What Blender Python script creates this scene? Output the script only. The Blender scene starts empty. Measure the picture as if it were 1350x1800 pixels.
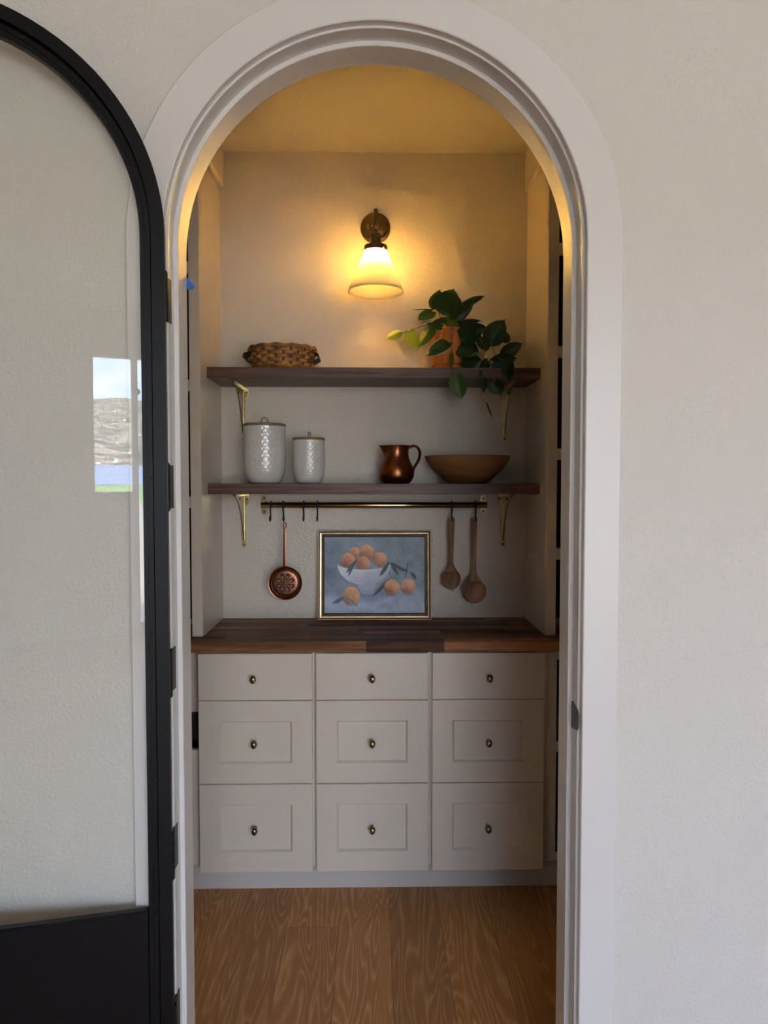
import bpy, bmesh, math, random
from mathutils import Vector, Matrix
random.seed(7)
S = bpy.context.scene
COL = S.collection

# ------------------------------------------------------------------ camera
F = 1250.0                      # focal length in pixels of the 1350x1800 frame
EYE = Vector((0.0, 0.0, 1.46))
PITCH = math.atan(51 / F)
YAW = math.atan(22 / F)
cam_d = bpy.data.cameras.new('camera')
cam_d.sensor_fit = 'VERTICAL'
cam_d.sensor_height = 36.0
cam_d.lens = 36.0 * F / 1800.0
cam_d.clip_start = 0.02
cam_d.clip_end = 2000
cam = bpy.data.objects.new('camera', cam_d)
cam.location = EYE
cam.rotation_euler = (math.pi / 2 - PITCH, 0, -YAW)
COL.objects.link(cam)
S.camera = cam
_f = Vector((math.sin(YAW) * math.cos(PITCH), math.cos(YAW) * math.cos(PITCH), -math.sin(PITCH)))
_r = Vector((math.cos(YAW), -math.sin(YAW), 0))
_u = _r.cross(_f)


def P(x, y, Y):
    """point of the place at depth Y that a measured photo position stands for"""
    d = _f + _r * ((x - 675) / F) + _u * ((900 - y) / F)
    return EYE + d * (Y / d.y)


# ------------------------------------------------------------------ light
S.view_settings.view_transform = 'Standard'
S.view_settings.look = 'None'
S.view_settings.gamma = 1.0
S.view_settings.use_curve_mapping = False
S.view_settings.exposure = 1.15
S.cycles.sample_clamp_indirect = 0.0     # the lamp's light reaches the room only through its shade

world = bpy.data.worlds.new('sky')
S.world = world
world.use_nodes = True
wn, wl = world.node_tree.nodes, world.node_tree.links
wn.clear()
w_out = wn.new('ShaderNodeOutputWorld')
w_bg = wn.new('ShaderNodeBackground')
w_bg.inputs['Strength'].default_value = 6.2
w_tc = wn.new('ShaderNodeTexCoord')
w_sep = wn.new('ShaderNodeSeparateXYZ')
wl.new(w_tc.outputs['Generated'], w_sep.inputs[0])
w_ramp = wn.new('ShaderNodeValToRGB')
w_ramp.color_ramp.elements[0].position = 0.0
w_ramp.color_ramp.elements[0].color = (0.40, 0.63, 1.0, 1)
w_ramp.color_ramp.elements[1].position = 0.6
w_ramp.color_ramp.elements[1].color = (0.24, 0.46, 0.95, 1)
wl.new(w_sep.outputs['Z'], w_ramp.inputs['Fac'])
w_map = wn.new('ShaderNodeMapping')
w_map.inputs['Scale'].default_value = (6.0, 6.0, 14.0)
wl.new(w_tc.outputs['Generated'], w_map.inputs['Vector'])
w_noise = wn.new('ShaderNodeTexNoise')
w_noise.inputs['Scale'].default_value = 1.3
w_noise.inputs['Detail'].default_value = 5
wl.new(w_map.outputs['Vector'], w_noise.inputs['Vector'])
w_cr = wn.new('ShaderNodeValToRGB')
w_cr.color_ramp.elements[0].position = 0.42
w_cr.color_ramp.elements[1].position = 0.66
wl.new(w_noise.outputs['Fac'], w_cr.inputs['Fac'])
w_mix = wn.new('ShaderNodeMixRGB')
w_mix.inputs['Color2'].default_value = (1.0, 0.99, 0.97, 1)
wl.new(w_cr.outputs['Color'], w_mix.inputs['Fac'])
wl.new(w_ramp.outputs['Color'], w_mix.inputs['Color1'])
wl.new(w_mix.outputs['Color'], w_bg.inputs['Color'])
wl.new(w_bg.outputs['Background'], w_out.inputs['Surface'])

sun_d = bpy.data.lights.new('sun', 'SUN')
sun_d.energy = 17.0
sun_d.angle = 0.01
sun_d.color = (1.0, 0.95, 0.86)
sun = bpy.data.objects.new('sun', sun_d)
sun.rotation_euler = (math.radians(-42), math.radians(12), 0)   # behind the house, onto the far hillside
COL.objects.link(sun)


# ------------------------------------------------------------------ materials
def srgb(r, g, b):
    def c(v):
        v /= 255.0
        return v / 12.92 if v <= 0.04045 else ((v + 0.055) / 1.055) ** 2.4
    return (c(r), c(g), c(b), 1.0)


MATS = {}


class NT:
    def __init__(self, name):
        m = bpy.data.materials.new(name)
        m.use_nodes = True
        self.m, self.n, self.l = m, m.node_tree.nodes, m.node_tree.links
        self.n.clear()
        self.out = self.n.new('ShaderNodeOutputMaterial')
        MATS[name] = m

    def new(self, t, **kw):
        nd = self.n.new(t)
        for k, v in kw.items():
            if hasattr(nd, k) and not k.startswith('i_'):
                setattr(nd, k, v)
            else:
                nd.inputs[k.replace('i_', '').replace('_', ' ')].default_value = v
        return nd

    def link(self, a, b):
        self.l.new(a, b)

    def ramp(self, src, stops):
        r = self.n.new('ShaderNodeValToRGB')
        el = r.color_ramp.elements
        while len(el) < len(stops):
            el.new(0.5)
        for e, (p, c) in zip(el, stops):
            e.position = p
            e.color = c
        self.l.new(src, r.inputs['Fac'])
        return r.outputs['Color']


def mat(name, col, rough=0.5, metal=0.0, bump=None, var=None, spec=0.5, coat=0.0, trans=0.0):
    """plain paint/metal; bump=(scale,strength,distance,detail); var=(scale, colour2)"""
    t = NT(name)
    b = t.new('ShaderNodeBsdfPrincipled')
    b.inputs['Base Color'].default_value = col
    b.inputs['Roughness'].default_value = rough
    b.inputs['Metallic'].default_value = metal
    b.inputs['Specular IOR Level'].default_value = spec
    b.inputs['Coat Weight'].default_value = coat
    t.link(b.outputs[0], t.out.inputs['Surface'])
    tc = t.new('ShaderNodeTexCoord')
    if bump:
        nz = t.new('ShaderNodeTexNoise')
        nz.inputs['Scale'].default_value = bump[0]
        nz.inputs['Detail'].default_value = bump[3] if len(bump) > 3 else 2
        t.link(tc.outputs['Object'], nz.inputs['Vector'])
        bp = t.new('ShaderNodeBump')
        bp.inputs['Strength'].default_value = bump[1]
        bp.inputs['Distance'].default_value = bump[2]
        t.link(nz.outputs['Fac'], bp.inputs['Height'])
        t.link(bp.outputs['Normal'], b.inputs['Normal'])
    if var:
        nv = t.new('ShaderNodeTexNoise')
        nv.inputs['Scale'].default_value = var[0]
        nv.inputs['Detail'].default_value = 4
        t.link(tc.outputs['Object'], nv.inputs['Vector'])
        t.link(t.ramp(nv.outputs['Fac'], [(0.3, col), (0.7, var[1])]), b.inputs['Base Color'])
    return t.m


def wood(name, dark, mid, light, axis='X', rough=0.45, ring=22.0, stretch=9.0, rnd=1.0, fine=0.35, bumps=0.12, spec=0.4, vary=0.34, nscale=1.1, detail=2.5, dist=0.5, stops=(0.12, 0.5, 0.92)):
    """grain running along `axis`; every object gets its own piece of timber through its random value"""
    t = NT(name)
    b = t.new('ShaderNodeBsdfPrincipled')
    b.inputs['Roughness'].default_value = rough
    b.inputs['Specular IOR Level'].default_value = spec
    t.link(b.outputs[0], t.out.inputs['Surface'])
    tc = t.new('ShaderNodeTexCoord')
    oi = t.new('ShaderNodeObjectInfo')
    off = t.new('ShaderNodeVectorMath', operation='MULTIPLY')
    cmb = t.new('ShaderNodeCombineXYZ')
    for k in range(3):
        t.link(oi.outputs['Random'], cmb.inputs[k])
    t.link(cmb.outputs[0], off.inputs[0])
    off.inputs[1].default_value = (17.3 * rnd, 31.7 * rnd, 11.1 * rnd)
    add = t.new('ShaderNodeVectorMath', operation='ADD')
    t.link(tc.outputs['Object'], add.inputs[0])
    t.link(off.outputs[0], add.inputs[1])
    mp = t.new('ShaderNodeMapping')
    sc = {'X': (1, stretch, stretch), 'Y': (stretch, 1, stretch), 'Z': (stretch, stretch, 1)}[axis]
    mp.inputs['Scale'].default_value = sc
    t.link(add.outputs[0], mp.inputs['Vector'])
    n1 = t.new('ShaderNodeTexNoise')
    n1.inputs['Scale'].default_value = nscale
    n1.inputs['Detail'].default_value = detail
    n1.inputs['Distortion'].default_value = dist
    t.link(mp.outputs[0], n1.inputs['Vector'])
    mul = t.new('ShaderNodeMath', operation='MULTIPLY')
    mul.inputs[1].default_value = ring * 6.283
    t.link(n1.outputs['Fac'], mul.inputs[0])
    sn = t.new('ShaderNodeMath', operation='SINE')
    t.link(mul.outputs[0], sn.inputs[0])
    n2 = t.new('ShaderNodeTexNoise')
    n2.inputs['Scale'].default_value = 14.0
    n2.inputs['Detail'].default_value = 4
    t.link(mp.outputs[0], n2.inputs['Vector'])
    mr = t.new('ShaderNodeMapRange')
    mr.inputs['From Min'].default_value = -1
    mr.inputs['From Max'].default_value = 1
    t.link(sn.outputs[0], mr.inputs['Value'])
    mixf = t.new('ShaderNodeMath', operation='MULTIPLY_ADD')
    t.link(n2.outputs['Fac'], mixf.inputs[0])
    mixf.inputs[1].default_value = fine
    sub = t.new('ShaderNodeMath', operation='MULTIPLY')
    t.link(mr.outputs[0], sub.inputs[0])
    sub.inputs[1].default_value = 1 - fine
    t.link(sub.outputs[0], mixf.inputs[2])
    colr = t.ramp(mixf.outputs[0], [(stops[0], dark), (stops[1], mid), (stops[2], light)])
    hsv = t.new('ShaderNodeHueSaturation')
    vr = t.new('ShaderNodeMapRange')
    vr.inputs['To Min'].default_value = 1 - vary * rnd
    vr.inputs['To Max'].default_value = 1 + vary * rnd
    t.link(oi.outputs['Random'], vr.inputs['Value'])
    t.link(vr.outputs[0], hsv.inputs['Value'])
    t.link(colr, hsv.inputs['Color'])
    t.link(hsv.outputs[0], b.inputs['Base Color'])
    bp = t.new('ShaderNodeBump')
    bp.inputs['Strength'].default_value = bumps
    bp.inputs['Distance'].default_value = 0.002
    t.link(mixf.outputs[0], bp.inputs['Height'])
    t.link(bp.outputs[0], b.inputs['Normal'])
    return t.m


mat('wall_paint', (0.70, 0.675, 0.62, 1), 0.6, bump=(130, 0.5, 0.004, 3))
mat('room_paint', (0.76, 0.73, 0.67, 1), 0.8)
mat('trim_paint', (0.74, 0.72, 0.69, 1), 0.33, bump=(30, 0.03, 0.002))
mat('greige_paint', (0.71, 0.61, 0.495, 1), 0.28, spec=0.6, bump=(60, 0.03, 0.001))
mat('niche_paint', (0.68, 0.59, 0.485, 1), 0.27, bump=(150, 0.5, 0.004, 3))
mat('pantry_ceiling_paint', (0.62, 0.56, 0.49, 1), 0.7, bump=(150, 0.25, 0.003, 3))
mat('toe_kick_shaded_paint', (0.56, 0.505, 0.445, 1), 0.4)  # cabinet paint darkened, shade under the drawers put into the colour
mat('shadow_brown', (0.17, 0.135, 0.11, 1), 0.6, var=(7, (0.13, 0.10, 0.08, 1)))  # shade inside the left base cabinet put into the lining colour
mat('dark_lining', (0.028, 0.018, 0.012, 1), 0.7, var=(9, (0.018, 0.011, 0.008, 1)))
mat('black_metal', (0.004, 0.004, 0.005, 1), 0.42, bump=(260, 0.05, 0.001), spec=0.2)
mat('black_hinge', (0.009, 0.008, 0.008, 1), 0.35, 0.0, spec=0.4)
mat('brass', (0.66, 0.55, 0.33, 1), 0.24, 1.0, bump=(90, 0.05, 0.001), var=(18, (0.54, 0.44, 0.25, 1)))
mat('rail_brass', (0.52, 0.40, 0.24, 1), 0.14, 1.0, var=(9, (0.46, 0.35, 0.2, 1)))
mat('antique_brass', (0.33, 0.21, 0.09, 1), 0.3, 1.0, var=(30, (0.24, 0.15, 0.06, 1)))
mat('knob_brass', (0.30, 0.215, 0.12, 1), 0.24, 1.0, var=(60, (0.23, 0.16, 0.085, 1)))
mat('dark_bronze', (0.045, 0.030, 0.018, 1), 0.35, 0.9)
mat('screw_dark', (0.10, 0.07, 0.04, 1), 0.4, 1.0)
mat('copper', (0.40, 0.15, 0.065, 1), 0.3, 1.0, bump=(70, 0.12, 0.002), var=(22, (0.24, 0.085, 0.04, 1)))
mat('dark_copper', (0.30, 0.135, 0.083, 1), 0.33, 1.0, bump=(80, 0.08, 0.001), var=(26, (0.21, 0.093, 0.057, 1)))
mat('outline_dark', (0.035, 0.016, 0.010, 1), 0.6, 0.3)
mat('terracotta', (0.66, 0.21, 0.04, 1), 0.6, bump=(120, 0.12, 0.001), var=(14, (0.60, 0.18, 0.035, 1)))
mat('soil', (0.03, 0.02, 0.014, 1), 0.9, bump=(90, 0.8, 0.006))
mat('stem_green', (0.16, 0.17, 0.04, 1), 0.5, var=(30, (0.12, 0.10, 0.03, 1)))
mat('ceramic', (0.70, 0.67, 0.625, 1), 0.07, spec=0.9, var=(6, (0.68, 0.65, 0.605, 1)))
mat('gold_leaf', (0.70, 0.54, 0.33, 1), 0.36, 1.0, bump=(60, 0.25, 0.001), var=(40, (0.50, 0.37, 0.21, 1)))
mat('frame_brown', (0.060, 0.026, 0.016, 1), 0.38, var=(30, (0.035, 0.016, 0.01, 1)))
mat('frame_pink', (0.40, 0.24, 0.15, 1), 0.4, 0.7)
mat('light_block_silver', (0.9, 0.88, 0.84, 1), 0.2, 1.0)
mat('blue_tape', (0.030, 0.13, 0.50, 1), 0.6, bump=(300, 0.3, 0.001))
mat('wire_dark', (0.05, 0.035, 0.025, 1), 0.4, 0.8)
mat('wicker_dark', srgb(104, 62, 28), 0.55, var=(40, srgb(80, 46, 20)))
mat('leather', (0.075, 0.042, 0.020, 1), 0.5, bump=(120, 0.2, 0.001))
mat('lid_wood', (0.23, 0.13, 0.08, 1), 0.5, var=(40, (0.29, 0.17, 0.1, 1)))
mat('canvas_edge', (0.4, 0.4, 0.42, 1), 0.7)
mat('switch_white', (0.75, 0.75, 0.73, 1), 0.4)
wood('walnut_shelf', srgb(66, 43, 34), srgb(98, 68, 54), srgb(124, 90, 74), 'X', 0.42, ring=7, stretch=14, rnd=0.25, fine=0.6)
wood('walnut_stave', srgb(84, 50, 32), srgb(122, 80, 53), srgb(164, 116, 79), 'X', 0.45, ring=4, stretch=16, rnd=1.0, fine=0.65, bumps=0.06, vary=0.8, spec=0.15)
wood('oak_floor', srgb(172, 116, 63), srgb(186, 129, 73), srgb(226, 178, 124), 'Y', 0.4, ring=24, stretch=9.0, rnd=0.5, fine=0.5, bumps=0.06, nscale=1.05, detail=1.5, dist=0.3, stops=(0.1, 0.62, 0.98))
wood('spoon_wood', srgb(116, 82, 60), srgb(150, 110, 82), srgb(176, 134, 104), 'Z', 0.55, ring=6, stretch=9, rnd=0.2, fine=0.5)
wood('bowl_wood', srgb(96, 64, 38), srgb(134, 93, 58), srgb(156, 113, 74), 'X', 0.5, ring=5, stretch=4, rnd=0.2, fine=0.5)

# wicker: strands differ from one another
t = NT('wicker')
b = t.new('ShaderNodeBsdfPrincipled'); b.inputs['Roughness'].default_value = 0.5
tc = t.new('ShaderNodeTexCoord'); nz = t.new('ShaderNodeTexNoise'); nz.inputs['Scale'].default_value = 28
t.link(tc.outputs['Object'], nz.inputs['Vector'])
t.link(t.ramp(nz.outputs['Fac'], [(0.28, srgb(92, 54, 22)), (0.5, srgb(160, 104, 50)), (0.75, srgb(206, 150, 86))]), b.inputs['Base Color'])
t.link(b.outputs[0], t.out.inputs['Surface'])


def leaf_mat(name, c1, c2, edge=None):
    t = NT(name)
    tc = t.new('ShaderNodeTexCoord')
    nz = t.new('ShaderNodeTexNoise'); nz.inputs['Scale'].default_value = 55
    t.link(tc.outputs['Object'], nz.inputs['Vector'])
    c = t.ramp(nz.outputs['Fac'], [(0.35, c1), (0.65, c2)])
    if edge:
        at = t.new('ShaderNodeUVMap')
        sp = t.new('ShaderNodeSeparateXYZ')
        t.link(at.outputs[0], sp.inputs[0])
        mx = t.new('ShaderNodeMixRGB'); mx.inputs['Color2'].default_value = edge
        t.link(t.ramp(sp.outputs['X'], [(0.80, (0, 0, 0, 1)), (0.88, (1, 1, 1, 1))]), mx.inputs['Fac'])
        t.link(c, mx.inputs['Color1']); c = mx.outputs[0]
    b = t.new('ShaderNodeBsdfPrincipled'); b.inputs['Roughness'].default_value = 0.38
    t.link(c, b.inputs['Base Color'])
    tr = t.new('ShaderNodeBsdfTranslucent')
    t.link(c, tr.inputs['Color'])
    ms = t.new('ShaderNodeMixShader'); ms.inputs[0].default_value = 0.3
    t.link(b.outputs[0], ms.inputs[1]); t.link(tr.outputs[0], ms.inputs[2])
    t.link(ms.outputs[0], t.out.inputs['Surface'])


leaf_mat('leaf_dark', (0.020, 0.055, 0.012, 1), (0.032, 0.075, 0.016, 1))
leaf_mat('leaf_mid', (0.075, 0.16, 0.022, 1), (0.10, 0.19, 0.03, 1))
leaf_mat('leaf_light', (0.36, 0.48, 0.05, 1), (0.42, 0.53, 0.065, 1))
leaf_mat('leaf_variegated', (0.030, 0.075, 0.016, 1), (0.045, 0.1, 0.022, 1), (0.62, 0.62, 0.46, 1))

# clear pane: mostly passes light, reflects a little more at grazing angles
t = NT('pane_glass')
lw = t.new('ShaderNodeLayerWeight'); lw.inputs['Blend'].default_value = 0.5
pw = t.new('ShaderNodeMath', operation='POWER'); pw.inputs[1].default_value = 5
t.link(lw.outputs['Facing'], pw.inputs[0])
ma = t.new('ShaderNodeMath', operation='MULTIPLY_ADD'); ma.inputs[1].default_value = 0.9; ma.inputs[2].default_value = 0.042
t.link(pw.outputs[0], ma.inputs[0])
tp = t.new('ShaderNodeBsdfTransparent'); tp.inputs['Color'].default_value = (0.988, 0.994, 0.986, 1)
gl = t.new('ShaderNodeBsdfGlossy'); gl.inputs['Roughness'].default_value = 0.0
ms = t.new('ShaderNodeMixShader')
t.link(ma.outputs[0], ms.inputs[0]); t.link(tp.outputs[0], ms.inputs[1]); t.link(gl.outputs[0], ms.inputs[2])
t.link(ms.outputs[0], t.out.inputs['Surface'])

# opal lamp glass
t = NT('opal_glass')
df = t.new('ShaderNodeBsdfDiffuse'); df.inputs['Color'].default_value = (0.86, 0.82, 0.72, 1)
tr = t.new('ShaderNodeBsdfTranslucent'); tr.inputs['Color'].default_value = (0.98, 0.95, 0.86, 1)
m1 = t.new('ShaderNodeMixShader'); m1.inputs[0].default_value = 0.70
t.link(df.outputs[0], m1.inputs[1]); t.link(tr.outputs[0], m1.inputs[2])
gl = t.new('ShaderNodeBsdfGlossy'); gl.inputs['Roughness'].default_value = 0.15
m2 = t.new('ShaderNodeMixShader'); m2.inputs[0].default_value = 0.04
t.link(m1.outputs[0], m2.inputs[1]); t.link(gl.outputs[0], m2.inputs[2])
t.link(m2.outputs[0], t.out.inputs['Surface'])
t = NT('bulb_glow')
em = t.new('ShaderNodeEmission'); em.inputs['Color'].default_value = (1.0, 0.58, 0.13, 1); em.inputs['Strength'].default_value = 280
t.link(em.outputs[0], t.out.inputs['Surface'])

# printed still life: colours stored in the print's own grid
t = NT('painting_print')
b = t.new('ShaderNodeBsdfPrincipled'); b.inputs['Roughness'].default_value = 0.55
va = t.new('ShaderNodeVertexColor'); va.layer_name = 'print'
t.link(va.outputs['Color'], b.inputs['Base Color'])
t.link(b.outputs[0], t.out.inputs['Surface'])

# outdoors
t = NT('hillside')
b = t.new('ShaderNodeBsdfPrincipled'); b.inputs['Roughness'].default_value = 0.95
tc = t.new('ShaderNodeTexCoord')
mp = t.new('ShaderNodeMapping'); mp.inputs['Scale'].default_value = (0.10, 0.06, 0.45)
t.link(tc.outputs['Object'], mp.inputs['Vector'])
nz = t.new('ShaderNodeTexNoise'); nz.inputs['Scale'].default_value = 2.2; nz.inputs['Detail'].default_value = 8
t.link(mp.outputs[0], nz.inputs['Vector'])
t.link(t.ramp(nz.outputs['Fac'], [(0.42, srgb(52, 62, 50)), (0.49, srgb(116, 104, 86)), (0.6, srgb(168, 150, 128))]), b.inputs['Base Color'])
t.link(b.outputs[0], t.out.inputs['Surface'])
mat('lake_water', srgb(92, 136, 196), 0.25, var=(0.05, srgb(84, 126, 188)))
mat('meadow', srgb(110, 150, 66), 0.9, var=(0.4, srgb(150, 176, 96)))
mat('bounce_gravel', (0.50, 0.43, 0.34, 1), 0.9, var=(3, (0.42, 0.36, 0.285, 1)))
mat('far_house', (0.85, 0.84, 0.82, 1), 0.8)
mat('far_tree', srgb(70, 92, 64), 0.9)


# ------------------------------------------------------------------ geometry helpers
def wloc(o):
    v = Vector((0, 0, 0))
    while o is not None:
        v += o.location
        o = o.parent
    return v


def obj(name, bm, m, parent=None, base=None, smooth=0.6, world=True, uv=None):
    """one mesh object from a bmesh whose points are in world space (or in the parent's space: world=False)"""
    bmesh.ops.recalc_face_normals(bm, faces=bm.faces)
    if parent is not None:
        sh = -wloc(parent) if world else Vector((0, 0, 0))
    else:
        sh = -Vector(base) if base is not None else Vector((0, 0, 0))
    if sh.length:
        bmesh.ops.translate(bm, verts=bm.verts, vec=sh)
    me = bpy.data.meshes.new(name)
    bm.to_mesh(me)
    bm.free()
    if smooth:
        me.shade_smooth()
        me.set_sharp_from_angle(angle=smooth)
    me.materials.append(MATS[m])
    o = bpy.data.objects.new(name, me)
    COL.objects.link(o)
    if parent is not None:
        o.parent = parent
    elif base is not None:
        o.location = base
    return o


def thing(name, label, cat, loc=(0, 0, 0), group=None, kind=None):
    o = bpy.data.objects.new(name, None)
    o.empty_display_size = 0.05
    o.location = loc
    COL.objects.link(o)
    return tag(o, label, cat, group, kind)


def tag(o, label, cat, group=None, kind=None):
    o['label'] = label
    o['category'] = cat
    if group:
        o['group'] = group
    if kind:
        o['kind'] = kind
    return o


def copy_tree(o, parent=None):
    c = o.copy()
    COL.objects.link(c)
    c.parent = parent
    for ch in list(o.children):
        copy_tree(ch, c)
    return c


def NB():
    return bmesh.new()


def merge(bm, tmp):
    me = bpy.data.meshes.new('tmp')
    tmp.to_mesh(me)
    tmp.free()
    bm.from_mesh(me)
    bpy.data.meshes.remove(me)


def box(bm, x0, x1, y0, y1, z0, z1, bev=0.0, seg=2):
    t = bmesh.new()
    bmesh.ops.create_cube(t, size=1.0)
    for v in t.verts:
        v.co = Vector((x0 + (v.co.x + 0.5) * (x1 - x0), y0 + (v.co.y + 0.5) * (y1 - y0), z0 + (v.co.z + 0.5) * (z1 - z0)))
    if bev > 0:
        bmesh.ops.bevel(t, geom=list(t.edges), offset=bev, segments=seg, affect='EDGES', profile=0.5)
    merge(bm, t)
    return bm


AX = {'Z': lambda a, b, h: Vector((a, b, h)), 'Y': lambda a, b, h: Vector((a, -h, b)), 'X': lambda a, b, h: Vector((h, a, b))}


def lathe(bm, prof, c=(0, 0, 0), seg=32, axis='Z', sx=1.0, sy=1.0, fn=None, a0=0.0):
    """prof: (radius, height); axis 'Y' points towards the viewer (-Y)"""
    c = Vector(c)
    rings = []
    for r, h in prof:
        if r < 1e-6:
            rings.append([bm.verts.new(c + AX[axis](0, 0, h))])
            continue
        ring = []
        for i in range(seg):
            a = a0 + 2 * math.pi * i / seg
            rr = r if fn is None else r + fn(a, h, r)
            ring.append(bm.verts.new(c + AX[axis](rr * math.cos(a) * sx, rr * math.sin(a) * sy, h)))
        rings.append(ring)
    for A, B in zip(rings, rings[1:]):
        if len(A) == 1 and len(B) == 1:
            continue
        for i in range(seg):
            j = (i + 1) % seg
            if len(A) == 1:
                bm.faces.new((A[0], B[i], B[j]))
            elif len(B) == 1:
                bm.faces.new((A[i], A[j], B[0]))
            else:
                bm.faces.new((A[i], A[j], B[j], B[i]))
    return bm


def tube(bm, pts, r, seg=8, caps=True, flat=None, up=None):
    """round bar along pts; r number or list; flat=(a,b) makes an elliptic/flat strap"""
    pts = [Vector(p) for p in pts]
    n = len(pts)
    rs = r if isinstance(r, (list, tuple)) else [r] * n
    rings = []
    ref = Vector(up) if up else None
    prev = None
    for i in range(n):
        d = (pts[min(i + 1, n - 1)] - pts[max(i - 1, 0)]).normalized()
        if ref is not None:
            a = ref - d * ref.dot(d)
        elif prev is None:
            a = Vector((0, 0, 1)) if abs(d.z) < 0.9 else Vector((0, 1, 0))
            a = a - d * a.dot(d)
        else:
            a = prev - d * prev.dot(d)
        a.normalize()
        prev = a
        bb = d.cross(a)
        fa, fb = flat if flat else (1, 1)
        rings.append([bm.verts.new(pts[i] + a * (math.cos(2 * math.pi * k / seg) * rs[i] * fa) + bb * (math.sin(2 * math.pi * k / seg) * rs[i] * fb)) for k in range(seg)])
    for A, B in zip(rings, rings[1:]):
        for k in range(seg):
            j = (k + 1) % seg
            bm.faces.new((A[k], A[j], B[j], B[k]))
    if caps:
        bm.faces.new(rings[0])
        bm.faces.new(rings[-1][::-1])
    return bm


def curve(ctrl, n=24):
    """Catmull-Rom through control points"""
    c = [Vector(p) for p in ctrl]
    c = [c[0] * 2 - c[1]] + c + [c[-1] * 2 - c[-2]]
    out = []
    segs = len(c) - 3
    for i in range(segs):
        p0, p1, p2, p3 = c[i:i + 4]
        m = max(2, n // segs)
        for k in range(m):
            t = k / m
            out.append(0.5 * ((2 * p1) + (p2 - p0) * t + (2 * p0 - 5 * p1 + 4 * p2 - p3) * t * t + (3 * p1 - p0 - 3 * p2 + p3) * t ** 3))
    out.append(c[-2])
    return out


def prism(bm, pts, y0, y1, bev=0.0):
    """outline in (x,z) extruded from y0 to y1"""
    t = bmesh.new()
    A = [t.verts.new((x, y0, z)) for x, z in pts]
    B = [t.verts.new((x, y1, z)) for x, z in pts]
    t.faces.new(A)
    t.faces.new(B[::-1])
    for i in range(len(pts)):
        j = (i + 1) % len(pts)
        t.faces.new((A[i], B[i], B[j], A[j]))
    if bev:
        bmesh.ops.recalc_face_normals(t, faces=t.faces)
        es = [e for e in t.edges if abs(e.verts[0].co.y - e.verts[1].co.y) < 1e-7]
        bmesh.ops.bevel(t, geom=es, offset=bev, segments=2, affect='EDGES')
    merge(bm, t)
    return bm


def loops(bm, ls, fill=True):
    """nested rectangles (x0,x1,z0,z1,y) joined by quads"""
    rings = []
    for x0, x1, z0, z1, y in ls:
        rings.append([bm.verts.new(p) for p in ((x0, y, z0), (x1, y, z0), (x1, y, z1), (x0, y, z1))])
    for A, B in zip(rings, rings[1:]):
        for k in range(4):
            j = (k + 1) % 4
            bm.faces.new((A[k], A[j], B[j], B[k]))
    if fill:
        bm.faces.new(rings[-1])
        bm.faces.new(rings[0][::-1])
    else:
        A, B = rings[-1], rings[0]
        for k in range(4):
            j = (k + 1) % 4
            bm.faces.new((A[k], A[j], B[j], B[k]))
    return bm


def arch(bm, prof, cx, zs, z0, seg=48, place=None):
    """closed profile (radius, y) swept up one leg, round the arch and down the other leg"""
    st = []
    st.append(('leg', math.pi, z0))
    for k in range(8):
        st.append(('leg', math.pi, z0 + (zs - z0) * (k + 1) / 9.0))
    for i in range(seg + 1):
        st.append(('arc', math.pi * (1 - i / seg), 0))
    for k in range(8):
        st.append(('leg', 0.0, zs - (zs - z0) * (k + 1) / 9.0))
    st.append(('leg', 0.0, z0))
    rings = []
    for kind, a, z in st:
        ring = []
        for r, y in prof:
            x = cx + r * math.cos(a)
            zz = z if kind == 'leg' else zs + r * math.sin(a)
            p = Vector((x, y, zz))
            ring.append(bm.verts.new(place(p) if place else p))
        rings.append(ring)
    n = len(prof)
    for A, B in zip(rings, rings[1:]):
        for k in range(n):
            j = (k + 1) % n
            bm.faces.new((A[k], A[j], B[j], B[k]))
    bm.faces.new(rings[0])
    bm.faces.new(rings[-1][::-1])
    return bm


# ------------------------------------------------------------------ room shell
CX = 0.010          # middle of the doorway and of the niche
ZS = 1.962          # spring line of the arch
YW = 1.50           # face of the wall in the front room
YB = 1.61           # pantry side of that wall
XL, XR, YR, ZC = -3.2, 4.2, -4.2, 3.05    # front room
PXL, PXR, YK, ZPC = -1.05, 1.07, 2.87, 2.767   # pantry


def quadbox(bm, x0, x1, y0, y1, z0, z1):
    return box(bm, x0, x1, y0, y1, z0, z1)


# floor: slab + every board
floor = tag(obj('floor', quadbox(NB(), XL - 0.2, XR + 0.2, YR - 0.2, 3.07, -0.10, -0.012), 'dark_lining'),
            'wide plank oak floor with cathedral grain', 'floor', kind='structure')
PW = 0.17
xs = 0.06
k0 = int(math.floor((XL - xs) / PW))
x = xs + k0 * PW
rs = random.Random(3)
while x < XR:
    if abs(x - (xs - 2 * PW)) < 0.01:
        cuts = [-4.2, -2.9, -0.9, 0.65, 2.285, 2.62]
    elif -1.1 < x < 1.1:
        ph = rs.uniform(0, 1)
        cuts = [-4.2, -3.2 + ph, -1.3 + ph, 0.75 + ph * 0.8, 2.62]
    else:
        ph = rs.uniform(0, 1.2)
        cuts = [-4.2, -2.6 + ph, -0.3 + ph, 1.55]
    for a, b_ in zip(cuts, cuts[1:]):
        bm = box(NB(), max(x, XL) + 0.0003, min(x + PW, XR) - 0.0003, a + 0.0003, b_ - 0.0003, -0.012, 0.0, 0.0006, 1)
        obj('plank', bm, 'oak_floor', floor)
    x += PW

# front wall with the arched opening
bm = NB()
r_open = 0.445
pts = [(CX - r_open, -0.01)] + [(CX + r_open * math.cos(math.pi * (1 - i / 48)), ZS + r_open * math.sin(math.pi * (1 - i / 48))) for i in range(49)] + [(CX + r_open, -0.01)]


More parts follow.
